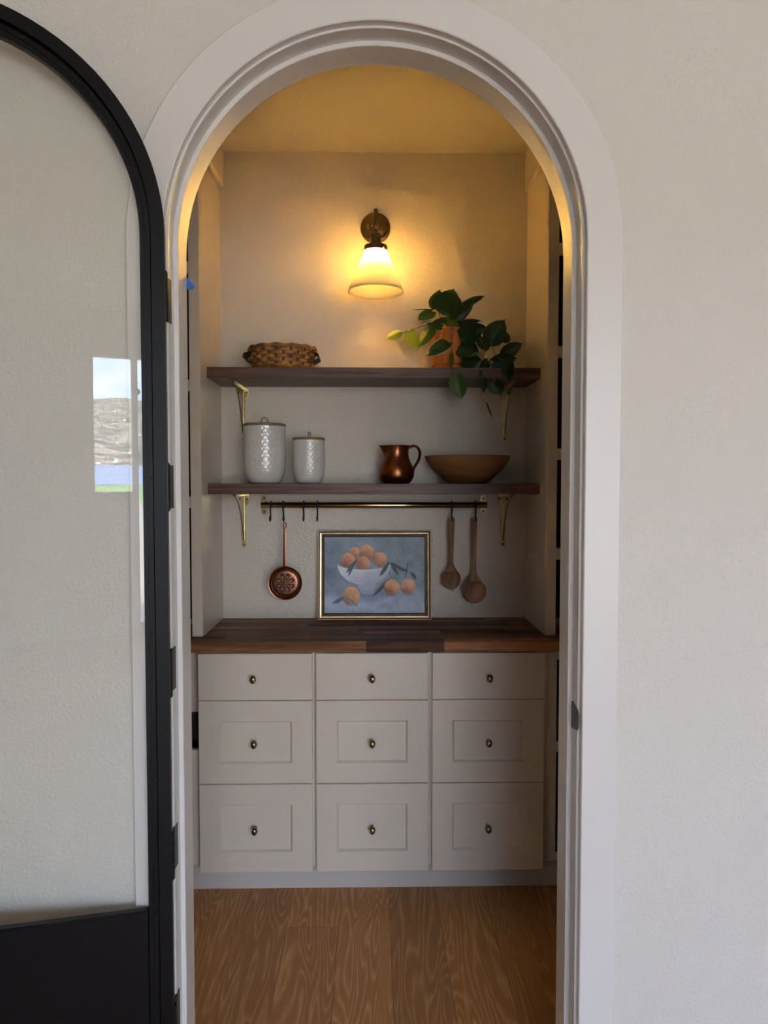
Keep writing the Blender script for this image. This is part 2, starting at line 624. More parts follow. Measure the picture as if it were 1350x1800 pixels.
def front(y, rev):
    A = [bm.verts.new((px, y, pz)) for px, pz in pts]
    T = [bm.verts.new((px, y, ZC)) for px, pz in pts]
    l0, l1 = bm.verts.new((XL, y, -0.01)), bm.verts.new((XL, y, ZC))
    r0, r1 = bm.verts.new((XR, y, -0.01)), bm.verts.new((XR, y, ZC))
    bm.faces.new((l0, A[0], A[1], T[1], l1))
    bm.faces.new((A[-1], r0, r1, T[-2], A[-2]))
    for i in range(1, len(pts) - 2):
        bm.faces.new((A[i], A[i + 1], T[i + 1], T[i]))
    return A


A0, A1 = front(YW, 0), front(YB, 1)
for i in range(len(pts) - 1):
    bm.faces.new((A0[i], A1[i], A1[i + 1], A0[i + 1]))
tag(obj('wall_front', bm, 'wall_paint', smooth=0), 'off-white orange-peel textured wall around the arched doorway', 'wall', kind='structure')


def shell(name, bmx, m, label, cat='wall'):
    return tag(obj(name, bmx, m, smooth=0), label, cat, kind='structure')


shell('wall_left', quadbox(NB(), XL - 0.12, XL, YR, YW, 0, ZC), 'room_paint', 'plain left wall of the front room')
shell('ceiling', quadbox(NB(), XL - 0.12, XR + 0.12, YR - 0.12, 3.05, ZC, ZC + 0.15), 'room_paint', 'plain white ceiling of the front room', 'ceiling')
shell('ceiling_pantry', quadbox(NB(), PXL - 0.1, PXR + 0.1, YB, YK + 0.1, ZPC, ZPC + 0.05), 'pantry_ceiling_paint', 'beige pantry ceiling lit by the sconce', 'ceiling')
shell('wall_back', quadbox(NB(), PXL - 0.1, PXR + 0.1, YK, YK + 0.1, 0, ZPC + 0.05), 'niche_paint', 'beige textured back wall of the pantry niche')
shell('wall_pantry_left', quadbox(NB(), PXL - 0.1, PXL, YB, YK, 0, ZPC), 'greige_paint', 'left side wall inside the pantry')
shell('wall_pantry_right', quadbox(NB(), PXR, PXR + 0.1, YB, YK, 0, ZPC), 'greige_paint', 'right side wall inside the pantry')


def wall_with_holes(name, label, along, fixed, thick, a0, a1, holes):
    """upright wall; holes (a,b,z0,z1) sorted along the wall"""
    bm = NB()

    def put(u0, u1, z0, z1):
        if along == 'X':
            box(bm, u0, u1, min(fixed, fixed + thick), max(fixed, fixed + thick), z0, z1)
        else:
            box(bm, min(fixed, fixed + thick), max(fixed, fixed + thick), u0, u1, z0, z1)
    u = a0
    for h0, h1, z0, z1 in holes:
        put(u, h0, 0, ZC)
        put(h0, h1, 0, z0)
        put(h0, h1, z1, ZC)
        u = h1
    put(u, a1, 0, ZC)
    return shell(name, bm, 'room_paint', label)


REAR = [(-0.285, 0.075, 1.365, 2.65), (0.108, 1.60, 0.10, 2.65), (1.72, 3.4, 0.10, 2.65)]
wall_with_holes('wall_rear', 'rear wall of the front room with tall windows', 'X', YR, -0.12, XL, XR, REAR)
shell('wall_right', quadbox(NB(), XR, XR + 0.12, YR, YW, 0, ZC), 'room_paint', 'plain right wall of the front room')


def window(n, along, h, fixed, label, bars=()):
    a, b_, z0, z1 = h
    root = thing('window_%d' % n, label, 'window', ((a + b_) / 2, fixed, z0) if along == 'X' else (fixed, (a + b_) / 2, z0), kind='structure')
    fw = 0.012 if n <= 2 else 0.05

    def bar(u0, u1, w0, w1, nm):
        if along == 'X':
            obj(nm, box(NB(), u0, u1, fixed - 0.05, fixed + 0.012, w0, w1, 0.003, 1), 'room_paint', root)
        else:
            obj(nm, box(NB(), fixed - 0.012, fixed + 0.05, u0, u1, w0, w1, 0.003, 1), 'room_paint', root)
    bar(a, a + fw, z0, z1, 'frame_side')
    bar(b_ - fw, b_, z0, z1, 'frame_side')
    bar(a + fw, b_ - fw, z0, z0 + fw, 'frame_sill')
    bar(a + fw, b_ - fw, z1 - fw, z1, 'frame_head')
    for m_ in bars:
        bar(m_ - 0.03, m_ + 0.03, z0 + fw, z1 - fw, 'mullion')
    return root


window(1, 'X', REAR[0], YR, 'narrow window mirrored in the door glass, with lake view')
w2 = window(2, 'X', REAR[1], YR, 'tall window mirrored at the edge of the door glass', bars=(0.85,))
for z in (2.33, 1.725):
    obj('latch', lathe(NB(), [(0, 0), (0.03, 0), (0.034, 0.012), (0.03, 0.03), (0, 0.03)], (0.112, YR + 0.02, z), 16, 'Y'), 'black_hinge', w2)
window(3, 'X', REAR[2], YR, 'wide window in the rear wall of the front room', bars=(2.56,))

# view outdoors, mirrored in the door glass
bm = NB()
nx, ny = 90, 26
rr = random.Random(5)
grid = []
for j in range(ny + 1):
    row = []
    for i in range(nx + 1):
        tt = j / ny
        px = -420 + 840 * i / nx
        yy = -190 - 330 * tt
        top = 44 + 9 * math.sin(px * 0.012 + 0.4) + 3 * math.sin(px * 0.05)
        z = 6.0 + (top) * (tt ** 0.85) + rr.uniform(-0.7, 0.7) * (0.3 + tt)
        row.append(bm.verts.new((px, yy, z)))
    grid.append(row)
for j in range(ny):
    for i in range(nx):
        bm.faces.new((grid[j][i], grid[j][i + 1], grid[j + 1][i + 1], grid[j + 1][i]))
for i in range(nx):
    a, b_ = grid[ny][i], grid[ny][i + 1]
    c = bm.verts.new((b_.co.x, -640, -5)); d = bm.verts.new((a.co.x, -640, -5))
    bm.faces.new((a, b_, c, d))
tag(obj('hill', bm, 'hillside', smooth=1.2), 'dry tan hillside across the lake, mirrored in the glass', 'hill')
bm = NB()
v = [bm.verts.new(p) for p in ((-500, -191, 6.05), (500, -191, 6.05), (500, -62, 1.30), (-500, -62, 1.30))]
bm.faces.new(v)
tag(obj('lake', bm, 'lake_water', smooth=0), 'blue lake below the hillside, mirrored in the glass', 'lake', kind='stuff')
bm = NB()
v = [bm.verts.new(p) for p in ((-300, -63, 1.31), (300, -63, 1.31), (300, -40, 0.3), (-300, -40, 0.3))]
bm.faces.new(v)
tag(obj('meadow', bm, 'meadow', smooth=0), 'green meadow at the lake shore, mirrored in the glass', 'meadow', kind='stuff')
bm = NB()
v = [bm.verts.new(p) for p in ((-300, -40, 0.29), (300, -40, 0.29), (300, -4.33, -0.3), (-300, -4.33, -0.3))]
bm.faces.new(v)  # unseen pale ground, added to bounce sunlight up through the windows
tag(obj('bounce_ground', bm, 'bounce_gravel', smooth=0), 'pale ground added outside the windows to bounce light indoors', 'ground', kind='structure')
rr = random.Random(11)
hb = NB()
tb = NB()
for i in range(420):
    tt = rr.random() ** 2.0 * 0.75
    px = rr.uniform(-30, 70)
    yy = -192 - 330 * tt
    z = 6 + (44 + 9 * math.sin(px * 0.012 + 0.4) + 3 * math.sin(px * 0.05)) * tt ** 0.85
    w = rr.uniform(0.3, 0.7)
    if i % 5 < 2:
        box(hb, px - w, px + w, yy - w, yy + w, z - 0.5, z + rr.uniform(0.3, 0.7))
    else:
        lathe(tb, [(w * 0.2, z - 0.6), (w * 1.8, z + 0.2), (w * 1.2, z + 0.7), (0, z + 1.0)], (px, yy, 0), 7)
tag(obj('house_cluster', hb, 'far_house', smooth=0), 'tiny white houses scattered on the far hillside', 'houses', kind='stuff')
tag(obj('tree_cluster', tb, 'far_tree', smooth=0), 'dark bushes dotted over the far hillside', 'bushes', kind='stuff')

# ------------------------------------------------------------------ arched trim and jamb
bm = arch(NB(), [(0.436, YW), (0.436, YW - 0.018), (0.438, YW - 0.020), (0.509, YW - 0.020), (0.512, YW - 0.017), (0.512, YW)], CX, ZS, 0.0)
tag(obj('trim_1', bm, 'trim_paint', smooth=0.4), 'flat white arched casing around the doorway', 'door trim', kind='structure')
jamb = thing('trim_2', 'white arched door jamb lining the doorway', 'door jamb', (CX, YW, 0), kind='structure')
obj('jamb_lining', arch(NB(), [(0.4445, YW - 0.001), (0.4445, YB + 0.001), (0.431, YB + 0.001), (0.431, YW - 0.001)], CX, ZS, 0.0), 'trim_paint', jamb, smooth=0.4)
obj('door_stop', arch(NB(), [(0.4309, YW + 0.040), (0.422, YW + 0.040), (0.4208, YW + 0.0415), (0.4208, YB), (0.4309, YB)], CX, ZS, 0.0), 'trim_paint', jamb, smooth=0.4)
# strike plate on the right leg
c = P(1011, 1259, 1.52)
bm = NB()
prof = [(YW - 0.006, -0.022), (YW + 0.033, -0.030), (YW + 0.036, -0.027), (YW + 0.036, 0.027), (YW + 0.033, 0.030), (YW - 0.006, 0.022), (YW - 0.013, 0.012), (YW - 0.013, -0.012)]
A = [bm.verts.new((CX + 0.4311, y, c.z + z)) for y, z in prof]
B = [bm.verts.new((CX + 0.4290, y, c.z + z)) for y, z in prof]
bm.faces.new(A); bm.faces.new(B[::-1])
for i in range(len(prof)):
    j = (i + 1) % len(prof)
    bm.faces.new((A[i], B[i], B[j], A[j]))
sp = obj('strike_plate', bm, 'black_hinge', jamb, smooth=0)
sp['label'] = 'black metal strike plate'
bm = box(NB(), CX + 0.4284, CX + 0.4292, YW + 0.008, YW + 0.022, c.z - 0.014, c.z + 0.014)
obj('latch_hole', bm, 'screw_dark', sp, smooth=0)

# blue tape on the pantry edge of the left leg
c = P(329, 499, YB)
bm = NB()
xt = CX - 0.4208
tp_ = [(xt - 0.001, YB - 0.004, c.z + 0.017), (xt + 0.0165, YB + 0.006, c.z - 0.004), (xt + 0.012, YB + 0.005, c.z - 0.010), (xt - 0.001, YB - 0.004, c.z - 0.013)]
A = [bm.verts.new(p) for p in tp_]
B = [bm.verts.new((p[0], p[1] + 0.0009, p[2])) for p in tp_]
bm.faces.new(A); bm.faces.new(B[::-1])
for i in range(4):
    bm.faces.new((A[i], B[i], B[(i + 1) % 4], A[(i + 1) % 4]))
tag(obj('masking_tape', bm, 'blue_tape', base=(xt, YB, c.z), smooth=0), 'small torn corner of blue masking tape on the left door jamb', 'tape')

# ------------------------------------------------------------------ open arched door
DA = math.radians(12.0)
D0 = Vector((-0.414, 1.450, 0))
DD = Vector((-math.cos(DA), -math.sin(DA), 0))
DN = Vector((math.sin(DA), -math.cos(DA), 0))     # towards the room
DR, DZS, DZ0 = 0.428, 1.957, 0.012
RAIL = 0.5685


def dp(p):                        # (s, depth towards room, z) in door space -> world
    return D0 + DD * p.x + DN * p.y + Vector((0, 0, p.z))


door = thing('door_1', 'black arched glass door swung open against the left wall', 'door', (D0.x, D0.y, 0), kind='structure')
obj('outer_frame', arch(NB(), [(DR, 0.0), (DR - 0.0255, 0.0), (DR - 0.0255, -0.036), (DR, -0.036)], DR, DZS, DZ0, place=dp), 'black_metal', door, smooth=0.4)
obj('glazing_bead', arch(NB(), [(DR - 0.0256, -0.029), (DR - 0.0285, -0.029), (DR - 0.0285, -0.012), (DR - 0.0385, -0.012), (DR - 0.0392, -0.014), (DR - 0.0475, -0.014), (DR - 0.0485, -0.016), (DR - 0.0485, -0.034), (DR - 0.0256, -0.034)], DR, DZS, DZ0, place=dp), 'black_metal', door, smooth=0.3)
bm = NB()
t_ = bmesh.new()
box(t_, 0.0488, 2 * DR - 0.0488, -0.034, -0.0165, 0.015, RAIL, 0.002, 1)
for v in t_.verts:
    v.co = dp(v.co)
merge(bm, t_)
kp = obj('kick_panel', bm, 'black_metal', door, smooth=0.4)
bm = NB()
t_ = bmesh.new()
box(t_, 0.049, 2 * DR - 0.049, -0.0165, -0.0145, RAIL - 0.007, RAIL - 0.001, 0.0015, 1)
for v in t_.verts:
    v.co = dp(v.co)
merge(bm, t_)
obj('glazing_bar', bm, 'black_metal', kp, smooth=0.4)
# pane
ri = DR - 0.044
bm = NB()
for dep in (-0.0245, -0.0285):
    o_ = [(DR - ri, RAIL - 0.002)] + [(DR - ri * math.cos(math.pi * i / 40), DZS + ri * math.sin(math.pi * i / 40)) for i in range(41)] + [(DR + ri, RAIL - 0.002)]
    ring = [bm.verts.new(dp(Vector((s, dep, z)))) for s, z in o_]
    bm.faces.new(ring)
    if dep == -0.0245:
        first = ring
for i in range(len(ring)):
    j = (i + 1) % len(ring)
    bm.faces.new((first[i], ring[i], ring[j], first[j]))
pg = obj('glass_pane', bm, 'pane_glass', door, smooth=0)
pg['label'] = 'clear glass mirroring a window'
# screws along the bead
for a in list(range(20, 180, 22)):
    a = math.radians(a)
    p = Vector((DR - (DR - 0.0315) * math.cos(a), -0.0115, DZS + (DR - 0.0315) * math.sin(a)))
    o = lathe(NB(), [(0.0028, -0.002), (0.0028, 0.001), (0, 0.0016)], dp(p), 8, 'Y')
    obj('screw', o, 'black_hinge', door)
for z in (1.80, 1.47, 1.15, 0.85, 0.56):
    obj('screw', lathe(NB(), [(0.0028, -0.002), (0.0028, 0.001), (0, 0.0016)], dp(Vector((0.0315, -0.0115, z))), 8, 'Y'), 'black_hinge', door)
# hinges
HX, HY = -0.4175, 1.462
for yy in (520, 856, 1184, 1505, 1806):
    z = P(298, yy, HY).z
    h = obj('hinge', NB(), 'black_hinge', door)
    bm = NB()
    for k in range(5):
        lathe(bm, [(0, z - 0.047 + k * 0.019), (0.0062, z - 0.047 + k * 0.019), (0.0062, z - 0.047 + k * 0.019 + 0.0178), (0, z - 0.047 + k * 0.019 + 0.0178)], (HX, HY, 0), 12)
    lathe(bm, [(0.0045, z - 0.05), (0.0045, z + 0.05)], (HX, HY, 0), 10)
    h2 = obj('hinge_knuckle', bm, 'black_hinge', h, smooth=0.5)
    box(bm := NB(), CX - 0.4312, CX - 0.4295, YW - 0.010, YW + 0.018, z - 0.045, z + 0.045)
    obj('hinge_leaf', bm, 'black_hinge', h, smooth=0)
    # leaf bridging knuckle and jamb
    bm = NB()
    tube(bm, [(HX, HY, z - 0.044), (HX, HY, z + 0.044)], 0.003, 6)
    box(bm, HX - 0.006, HX - 0.003, HY, YW + 0.004, z - 0.045, z + 0.045)
    obj('hinge_strap', bm, 'black_hinge', h, smooth=0)

# ------------------------------------------------------------------ pantry joinery
NXL, NXR = CX - 0.610, CX + 0.612      # niche sides
YST = 2.52                              # face of the tall stiles
ZCT = 0.913                             # top of worktop

# soffit bands at the top of the niche sides
shell('trim_3', box(NB(), NXL - 0.03, NXL + 0.018, YB + 0.02, YK, 2.622, ZPC, 0.002, 1), 'greige_paint', 'painted band along the top of the niche, left side', 'trim')
shell('trim_4', box(NB(), NXR - 0.010, NXR + 0.03, YST, YK, 2.616, ZPC, 0.002, 1), 'greige_paint', 'painted band along the top of the niche, right side', 'trim')


def tall_unit(side, rails, label):
    s = -1 if side == 'L' else 1
    xi = NXL if side == 'L' else NXR
    xo = PXL if side == 'L' else PXR
    root = thing('shelving_unit', label, 'shelving', (xi + s * 0.2, YST, ZCT))

    def bx(x0, x1, *a, **k):
        return box(NB(), min(x0, x1), max(x0, x1), *a, **k)
    obj('stile', bx(xi, xi + s * 0.038, YST, YST + 0.024, ZCT + 0.0005, 2.615, 0.0015, 1), 'greige_paint', root)
    obj('side_panel', bx(xi, xi + s * 0.018, YST + 0.024, YK, ZCT + 0.0005, 2.615), 'greige_paint', root, smooth=0)
    obj('stile', bx(xo - s * 0.03, xo, YST, YST + 0.024, ZCT + 0.0005, 2.615, 0.0015, 1), 'greige_paint', root)
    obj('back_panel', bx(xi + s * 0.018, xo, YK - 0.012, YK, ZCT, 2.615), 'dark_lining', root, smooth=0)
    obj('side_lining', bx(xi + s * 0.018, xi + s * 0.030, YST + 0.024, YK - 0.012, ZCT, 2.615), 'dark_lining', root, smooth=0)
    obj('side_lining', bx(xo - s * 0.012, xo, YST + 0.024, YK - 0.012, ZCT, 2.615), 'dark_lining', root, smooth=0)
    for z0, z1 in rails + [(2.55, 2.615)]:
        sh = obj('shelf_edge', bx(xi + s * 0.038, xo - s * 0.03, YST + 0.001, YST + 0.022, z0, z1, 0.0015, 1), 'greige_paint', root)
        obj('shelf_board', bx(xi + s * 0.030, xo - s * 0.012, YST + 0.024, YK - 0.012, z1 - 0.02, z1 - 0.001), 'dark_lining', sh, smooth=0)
    return root


tall_unit('L', [(2.193, 2.2315), (1.783, 1.822), (1.372, 1.411)], 'greige open shelving unit left of the sconce niche')
tall_unit('R', [(2.264, 2.303), (1.904, 1.943), (1.543, 1.582), (1.186, 1.227)], 'greige open shelving unit right of the sconce niche')


def low_unit(side, label):
    s = -1 if side == 'L' else 1
    xi = CX + s * 0.612
    xo = PXL if side == 'L' else PXR
    yf = 2.495
    root = thing('base_cabinet', label, 'cabinet', (xi + s * 0.2, yf, 0))

    def bx(x0, x1, *a, **k):
        return box(NB(), min(x0, x1), max(x0, x1), *a, **k)
    if side == 'L':
        obj('lower_panel', bx(xi, xo, yf, yf + 0.02, 0.10, 0.515, 0.0015, 1), 'greige_paint', root)
        obj('stile', bx(xi, xi - 0.010, yf, yf + 0.02, 0.515, 0.872, 0.001, 1), 'greige_paint', root)
        obj('upper_panel', bx(xi - 0.001, xo + 0.013, yf + 0.035, yf + 0.05, 0.64, 0.872), 'greige_paint', root)
        obj('drawer_box', bx(xi - 0.012, xo + 0.03, yf + 0.09, yf + 0.11, 0.515, 0.64), 'dark_lining', root)
    else:
        obj('stile', bx(xi, xi + 0.038, yf, yf + 0.02, 0.10, 0.872, 0.0015, 1), 'greige_paint', root)
        for z0, z1 in ((0.832, 0.872), (0.4985, 0.532), (0.10, 0.126)):
            obj('rail', bx(xi + 0.038, xo, yf, yf + 0.02, z0, z1, 0.0015, 1), 'greige_paint', root)
    lm = 'shadow_brown' if side == 'L' else 'dark_lining'
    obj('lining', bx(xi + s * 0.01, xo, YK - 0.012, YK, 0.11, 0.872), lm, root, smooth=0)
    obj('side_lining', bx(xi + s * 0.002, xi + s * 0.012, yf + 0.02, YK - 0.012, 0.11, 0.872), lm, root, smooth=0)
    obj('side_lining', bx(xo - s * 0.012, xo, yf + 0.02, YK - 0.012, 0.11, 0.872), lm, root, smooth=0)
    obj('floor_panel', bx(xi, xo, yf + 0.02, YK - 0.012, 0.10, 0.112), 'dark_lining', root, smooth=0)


low_unit('L', 'greige base cabinet end at the left of the drawers')
low_unit('R', 'greige open base shelving at the right of the drawers')

shell('baseboard_back', box(NB(), PXL, PXR, 2.512, 2.532, 0.0, 0.099, 0.0015, 1), 'toe_kick_shaded_paint', 'toe kick board under the drawers, shade painted into its colour', 'baseboard')

# drawers: three units of three
cols = [(-0.6045, -0.2075, 'left'), (-0.1945, 0.1985, 'middle'), (0.2125, 0.6085, 'right')]
rows = [(0.7015, 0.866, 'flat'), (0.4055, 0.6995, 'panel'), (0.0885, 0.4030, 'panel')]
YD = 2.460
ub = [-0.6015, -0.201, 0.2055, 0.6215]


def knob_mesh():
    bm = NB()
    lathe(bm, [(0, 0), (0.0062, 0), (0.0065, 0.002), (0.0042, 0.005), (0.0040, 0.010), (0.006, 0.013), (0.0105, 0.018), (0.0125, 0.024), (0.0115, 0.030), (0.0075, 0.0345), (0, 0.0362)], (0, 0, 0), 20, 'Y', sx=0.92, sy=1.18)
    return bm


def drawer_front(x0, x1, z0, z1, style):
    bm = NB()
    e = 0.0018
    ls = [(x0, x1, z0, z1, YD + 0.0195), (x0, x1, z0, z1, YD + e), (x0 + e, x1 - e, z0 + e, z1 - e, YD)]
    if style == 'panel':
        fx, ft, fb = 0.072, 0.072, 0.072
        a, b_, c_, d_ = x0 + fx, x1 - fx, z0 + fb, z1 - ft
        ls += [(a, b_, c_, d_, YD), (a + 0.004, b_ - 0.004, c_ + 0.004, d_ - 0.004, YD + 0.0055), (a + 0.006, b_ - 0.006, c_ + 0.006, d_ - 0.006, YD + 0.0095)]
    loops(bm, ls)
    return bm


for ci, (x0, x1, nm) in enumerate(cols):
    u = thing('drawer_cabinet', '%s unit of the three greige three-drawer cabinets under the worktop' % nm, 'cabinet', ((x0 + x1) / 2, 2.48, 0.1), group='drawer cabinets')
    obj('carcass', box(NB(), ub[ci] + 0.0004, ub[ci + 1] - 0.0004, 2.4815, YK - 0.001, 0.1005, 0.872, 0.001, 1), 'greige_paint', u)
    for ri_, (z0, z1, st) in enumerate(rows):
        d = obj('drawer', drawer_front(x0, x1, z0, z1, st), 'greige_paint', u, smooth=0.3)
        kx = (x0 + x1) / 2 + (-0.004 if ci == 0 else 0.0)
        kz = (z0 + z1) / 2 - 0.002
        ky = YD + (0.0095 if st == 'panel' else 0.0)
        kb = knob_mesh()
        bmesh.ops.translate(kb, verts=kb.verts, vec=(kx, ky, kz))
        kn = obj('knob', kb, 'knob_brass', d)
        kn['label'] = 'oval antique brass knob'

# worktop of separate staves
wt = thing('worktop', 'dark walnut butcher-block worktop on the drawers', 'worktop', (CX, 2.44, 0.875))
YF, YBK = 2.440, 2.8695
nrow = 10
rs = random.Random(21)
for r_ in range(nrow):
    y0 = YF + (YBK - YF) * r_ / nrow
    y1 = YF + (YBK - YF) * (r_ + 1) / nrow
    xa, xb = -0.70, 0.72
    if r_ == 0:
        cuts = [xa, -0.02, 0.252, xb]
    else:
        cuts = [xa]
        c_ = xa + rs.uniform(0.12, 0.5)
        while c_ < xb - 0.1:
            cuts.append(c_)
            c_ += rs.uniform(0.28, 0.62)
        cuts.append(xb)
    for a, b_ in zip(cuts, cuts[1:]):
        obj('stave', box(NB(), a + 0.0001, b_ - 0.0001, y0 + 0.0001, y1 - 0.0001, 0.8745, ZCT, 0.0004, 1), 'walnut_stave', wt, smooth=0)

# shelves
SY0 = 2.618
sh1 = obj('shelf', box(NB(), NXL + 0.0005, NXR - 0.0005, SY0, YK - 0.0005, 1.8435, 1.882, 0.0012, 1), 'walnut_shelf', base=(CX, SY0, 1.8435))
tag(sh1, 'upper walnut shelf holding the basket and the potted plant', 'shelf', 'walnut wall shelves')
sh2 = obj('shelf', box(NB(), NXL + 0.0005, NXR - 0.0005, SY0, YK - 0.0005, 1.4185, 1.4575, 0.0012, 1), 'walnut_shelf', base=(CX, SY0, 1.4185))
tag(sh2, 'lower walnut shelf holding canisters, copper pitcher and wooden bowl', 'shelf', 'walnut wall shelves')
Z1, Z2 = 1.882, 1.4575


# brackets (local frame: origin at wall, top of wall leg)
def bracket(loc, label):
    root = thing('shelf_bracket', label, 'bracket', loc, 'brass shelf brackets')
    L = 0.218
    bm = NB()
    pts = [(-0.0105, 0.0)] + [(-0.0105, -L + 0.0105)] + [(0.0105 * math.cos(a), -L + 0.0105 + 0.0105 * math.sin(a)) for a in [math.pi + math.pi * k / 8 for k in range(1, 8)]] + [(0.0105, -L + 0.0105), (0.0105, 0.0)]
    prism(bm, pts, -0.0045, 0.0, 0.0012)
    leg = obj('wall_leg', bm, 'brass', root, world=False)
    bm = NB()
    box(bm, -0.0026, 0.0026, -0.0105, -0.0044, -L + 0.028, -0.002, 0.001, 1)
    obj('rib', bm, 'brass', leg, world=False)
    for z in (-L + 0.0125,):
        obj('screw', lathe(NB(), [(0, 0.0042), (0.0042, 0.0042), (0.0040, 0.0062), (0, 0.007)], (0, 0, z), 10, 'Y'), 'screw_dark', leg, world=False)
    # fan-shaped flange with two screws
    bm = NB()
    pts = [(-0.022, -0.002), (-0.0225, -0.018)] + [(0.0225 * math.cos(a), -0.026 + 0.026 * math.sin(a)) for a in [math.pi + math.pi * k / 10 for k in range(0, 11)]] + [(0.0225, -0.018), (0.022, -0.002)]
    prism(bm, pts, -0.0060, -0.0002, 0.0012)
    fl = obj('flange', bm, 'brass', root, world=False)
    for x in (-0.0145, 0.0145):
        obj('screw', lathe(NB(), [(0, 0.0055), (0.0042, 0.0055), (0.0040, 0.0075), (0, 0.0082)], (x, 0, -0.0225), 10, 'Y'), 'screw_dark', fl, world=False)
    # arm under the shelf
    bm = NB()
    box(bm, -0.0075, 0.0075, -0.205, -0.0005, -0.0045, -0.0003, 0.001, 1)
    arm = obj('shelf_arm', bm, 'brass', root, world=False)
    obj('rib', box(NB(), -0.0026, 0.0026, -0.19, -0.006, -0.0105, -0.0044, 0.001, 1), 'brass', arm, world=False)
    obj('screw', lathe(NB(), [(0, -0.008), (0.004, -0.0075), (0.0042, -0.0045), (0, -0.0045)], (0, -0.196, 0), 10, 'Z'), 'screw_dark', arm, world=False)
    # curved brace
    pts = curve([(0, -0.186, -0.009), (0, -0.128, -0.032), (0, -0.080, -0.072), (0, -0.040, -0.128), (0, -0.008, -L + 0.03)], 20)
    obj('brace', tube(NB(), pts, 0.0021, 8), 'antique_brass', root, world=False)
    return root


b0 = bracket((P(427, 700, 2.866).x, YK - 0.0005, 1.8433), 'brass bracket under the upper shelf, left end behind the tall canister')
for loc, lab in (((P(887, 700, 2.866).x, YK - 0.0005, 1.8433), 'brass bracket under the upper shelf, right end below the plant'),
                 ((P(428.5, 900, 2.866).x, YK - 0.0005, 1.4183), 'brass bracket under the lower shelf, left of the hanging rail'),
                 ((P(884, 900, 2.866).x, YK - 0.0005, 1.4183), 'brass bracket under the lower shelf, right of the hanging rail')):
    c = copy_tree(b0)
    c.location = loc
    c['label'] = lab

# ------------------------------------------------------------------ hanging rail, hooks and what hangs from them
YRAIL = 2.822
ZR = P(657, 888, YRAIL).z
rx0, rx1 = P(459, 888, YRAIL).x, P(856, 888, YRAIL).x
rail = thing('hanging_rail', 'brass rail mounted under the lower shelf', 'rail', ((rx0 + rx1) / 2, YRAIL, ZR))
bm = NB()
tube(bm, [(rx0, YRAIL, ZR), (rx0 + 0.002, YRAIL, ZR), (rx1 - 0.002, YRAIL, ZR), (rx1, YRAIL, ZR)], [0.0105, 0.0118, 0.0118, 0.0105], 20)
obj('bar', bm, 'rail_brass', rail, smooth=0.7)
for px in (465, 849):
    xx = P(px, 888, YK).x
    pts = []
    for k in range(17):
        a = math.pi * k / 16
        pts.append((xx + 0.0125 * math.cos(a), ZR + 0.027 + 0.0125 * math.sin(a)))
    for k in range(17):
        a = math.pi + math.pi * k / 16
        pts.append((xx + 0.0125 * math.cos(a), ZR - 0.027 + 0.0125 * math.sin(a)))
    pl = obj('wall_plate', prism(NB(), pts, YK - 0.005, YK - 0.0003, 0.001), 'brass', rail)
    for dz in (-0.0265, 0.0265):
        obj('screw', lathe(NB(), [(0, 0.0045), (0.0055, 0.0045), (0.005, 0.0068), (0, 0.0076)], (xx, YK, ZR + dz), 12, 'Y'), 'screw_dark', pl)
    obj('standoff', lathe(NB(), [(0.0075, 0.004), (0.0075, YK - YRAIL)], (xx, YK, ZR), 12, 'Y'), 'antique_brass', rail)


def hook(x, label, twist=0.0):
    root = thing('rail_hook', label, 'hook', (x, YRAIL, ZR), 'black hooks on the rail')
    R = 0.0150
    pts = [(0, R * math.cos(a), R * math.sin(a)) for a in [math.radians(d) for d in range(-40, 181, 20)]]
    pts = [(p[0], p[1], p[2]) for p in pts]
    tw = twist
    down = [(tw * 0.2, -R, -0.012), (tw * 0.5, -R + 0.001, -0.030), (tw * 0.8, -R + 0.002, -0.046), (tw, -R - 0.002, -0.056), (tw, -R - 0.010, -0.0605), (tw, -R - 0.0185, -0.056), (tw, -R - 0.020, -0.047)]
    body = obj('wire', tube(NB(), curve(pts + down, 60), 0.0035, 8), 'black_hinge', root, world=False)
    obj('tip', lathe(NB(), [(0, -0.002), (0.0036, -0.001), (0.004, 0.002), (0.0028, 0.0045), (0, 0.005)], (tw, -R - 0.020, -0.047), 10), 'black_hinge', root, world=False)
    return root


hk = {}
for px, lab, tw in ((476, 'empty black hook at the left end of the rail', 0.001), (498, 'black hook carrying the copper skimmer', 0.004),
                    (534, 'empty black hook above the left corner of the picture', 0.0015), (558.5, 'empty black hook above the top left frame edge, fourth from left', 0.0),
                    (794, 'black hook carrying the shorter wooden spoon', -0.002), (836, 'black hook carrying the longer wooden spoon', -0.003)):
    hk[px] = P(px, 888, YRAIL).x
    hook(hk[px], lab, tw)
YH = YRAIL - 0.0255    # plane in which things hang

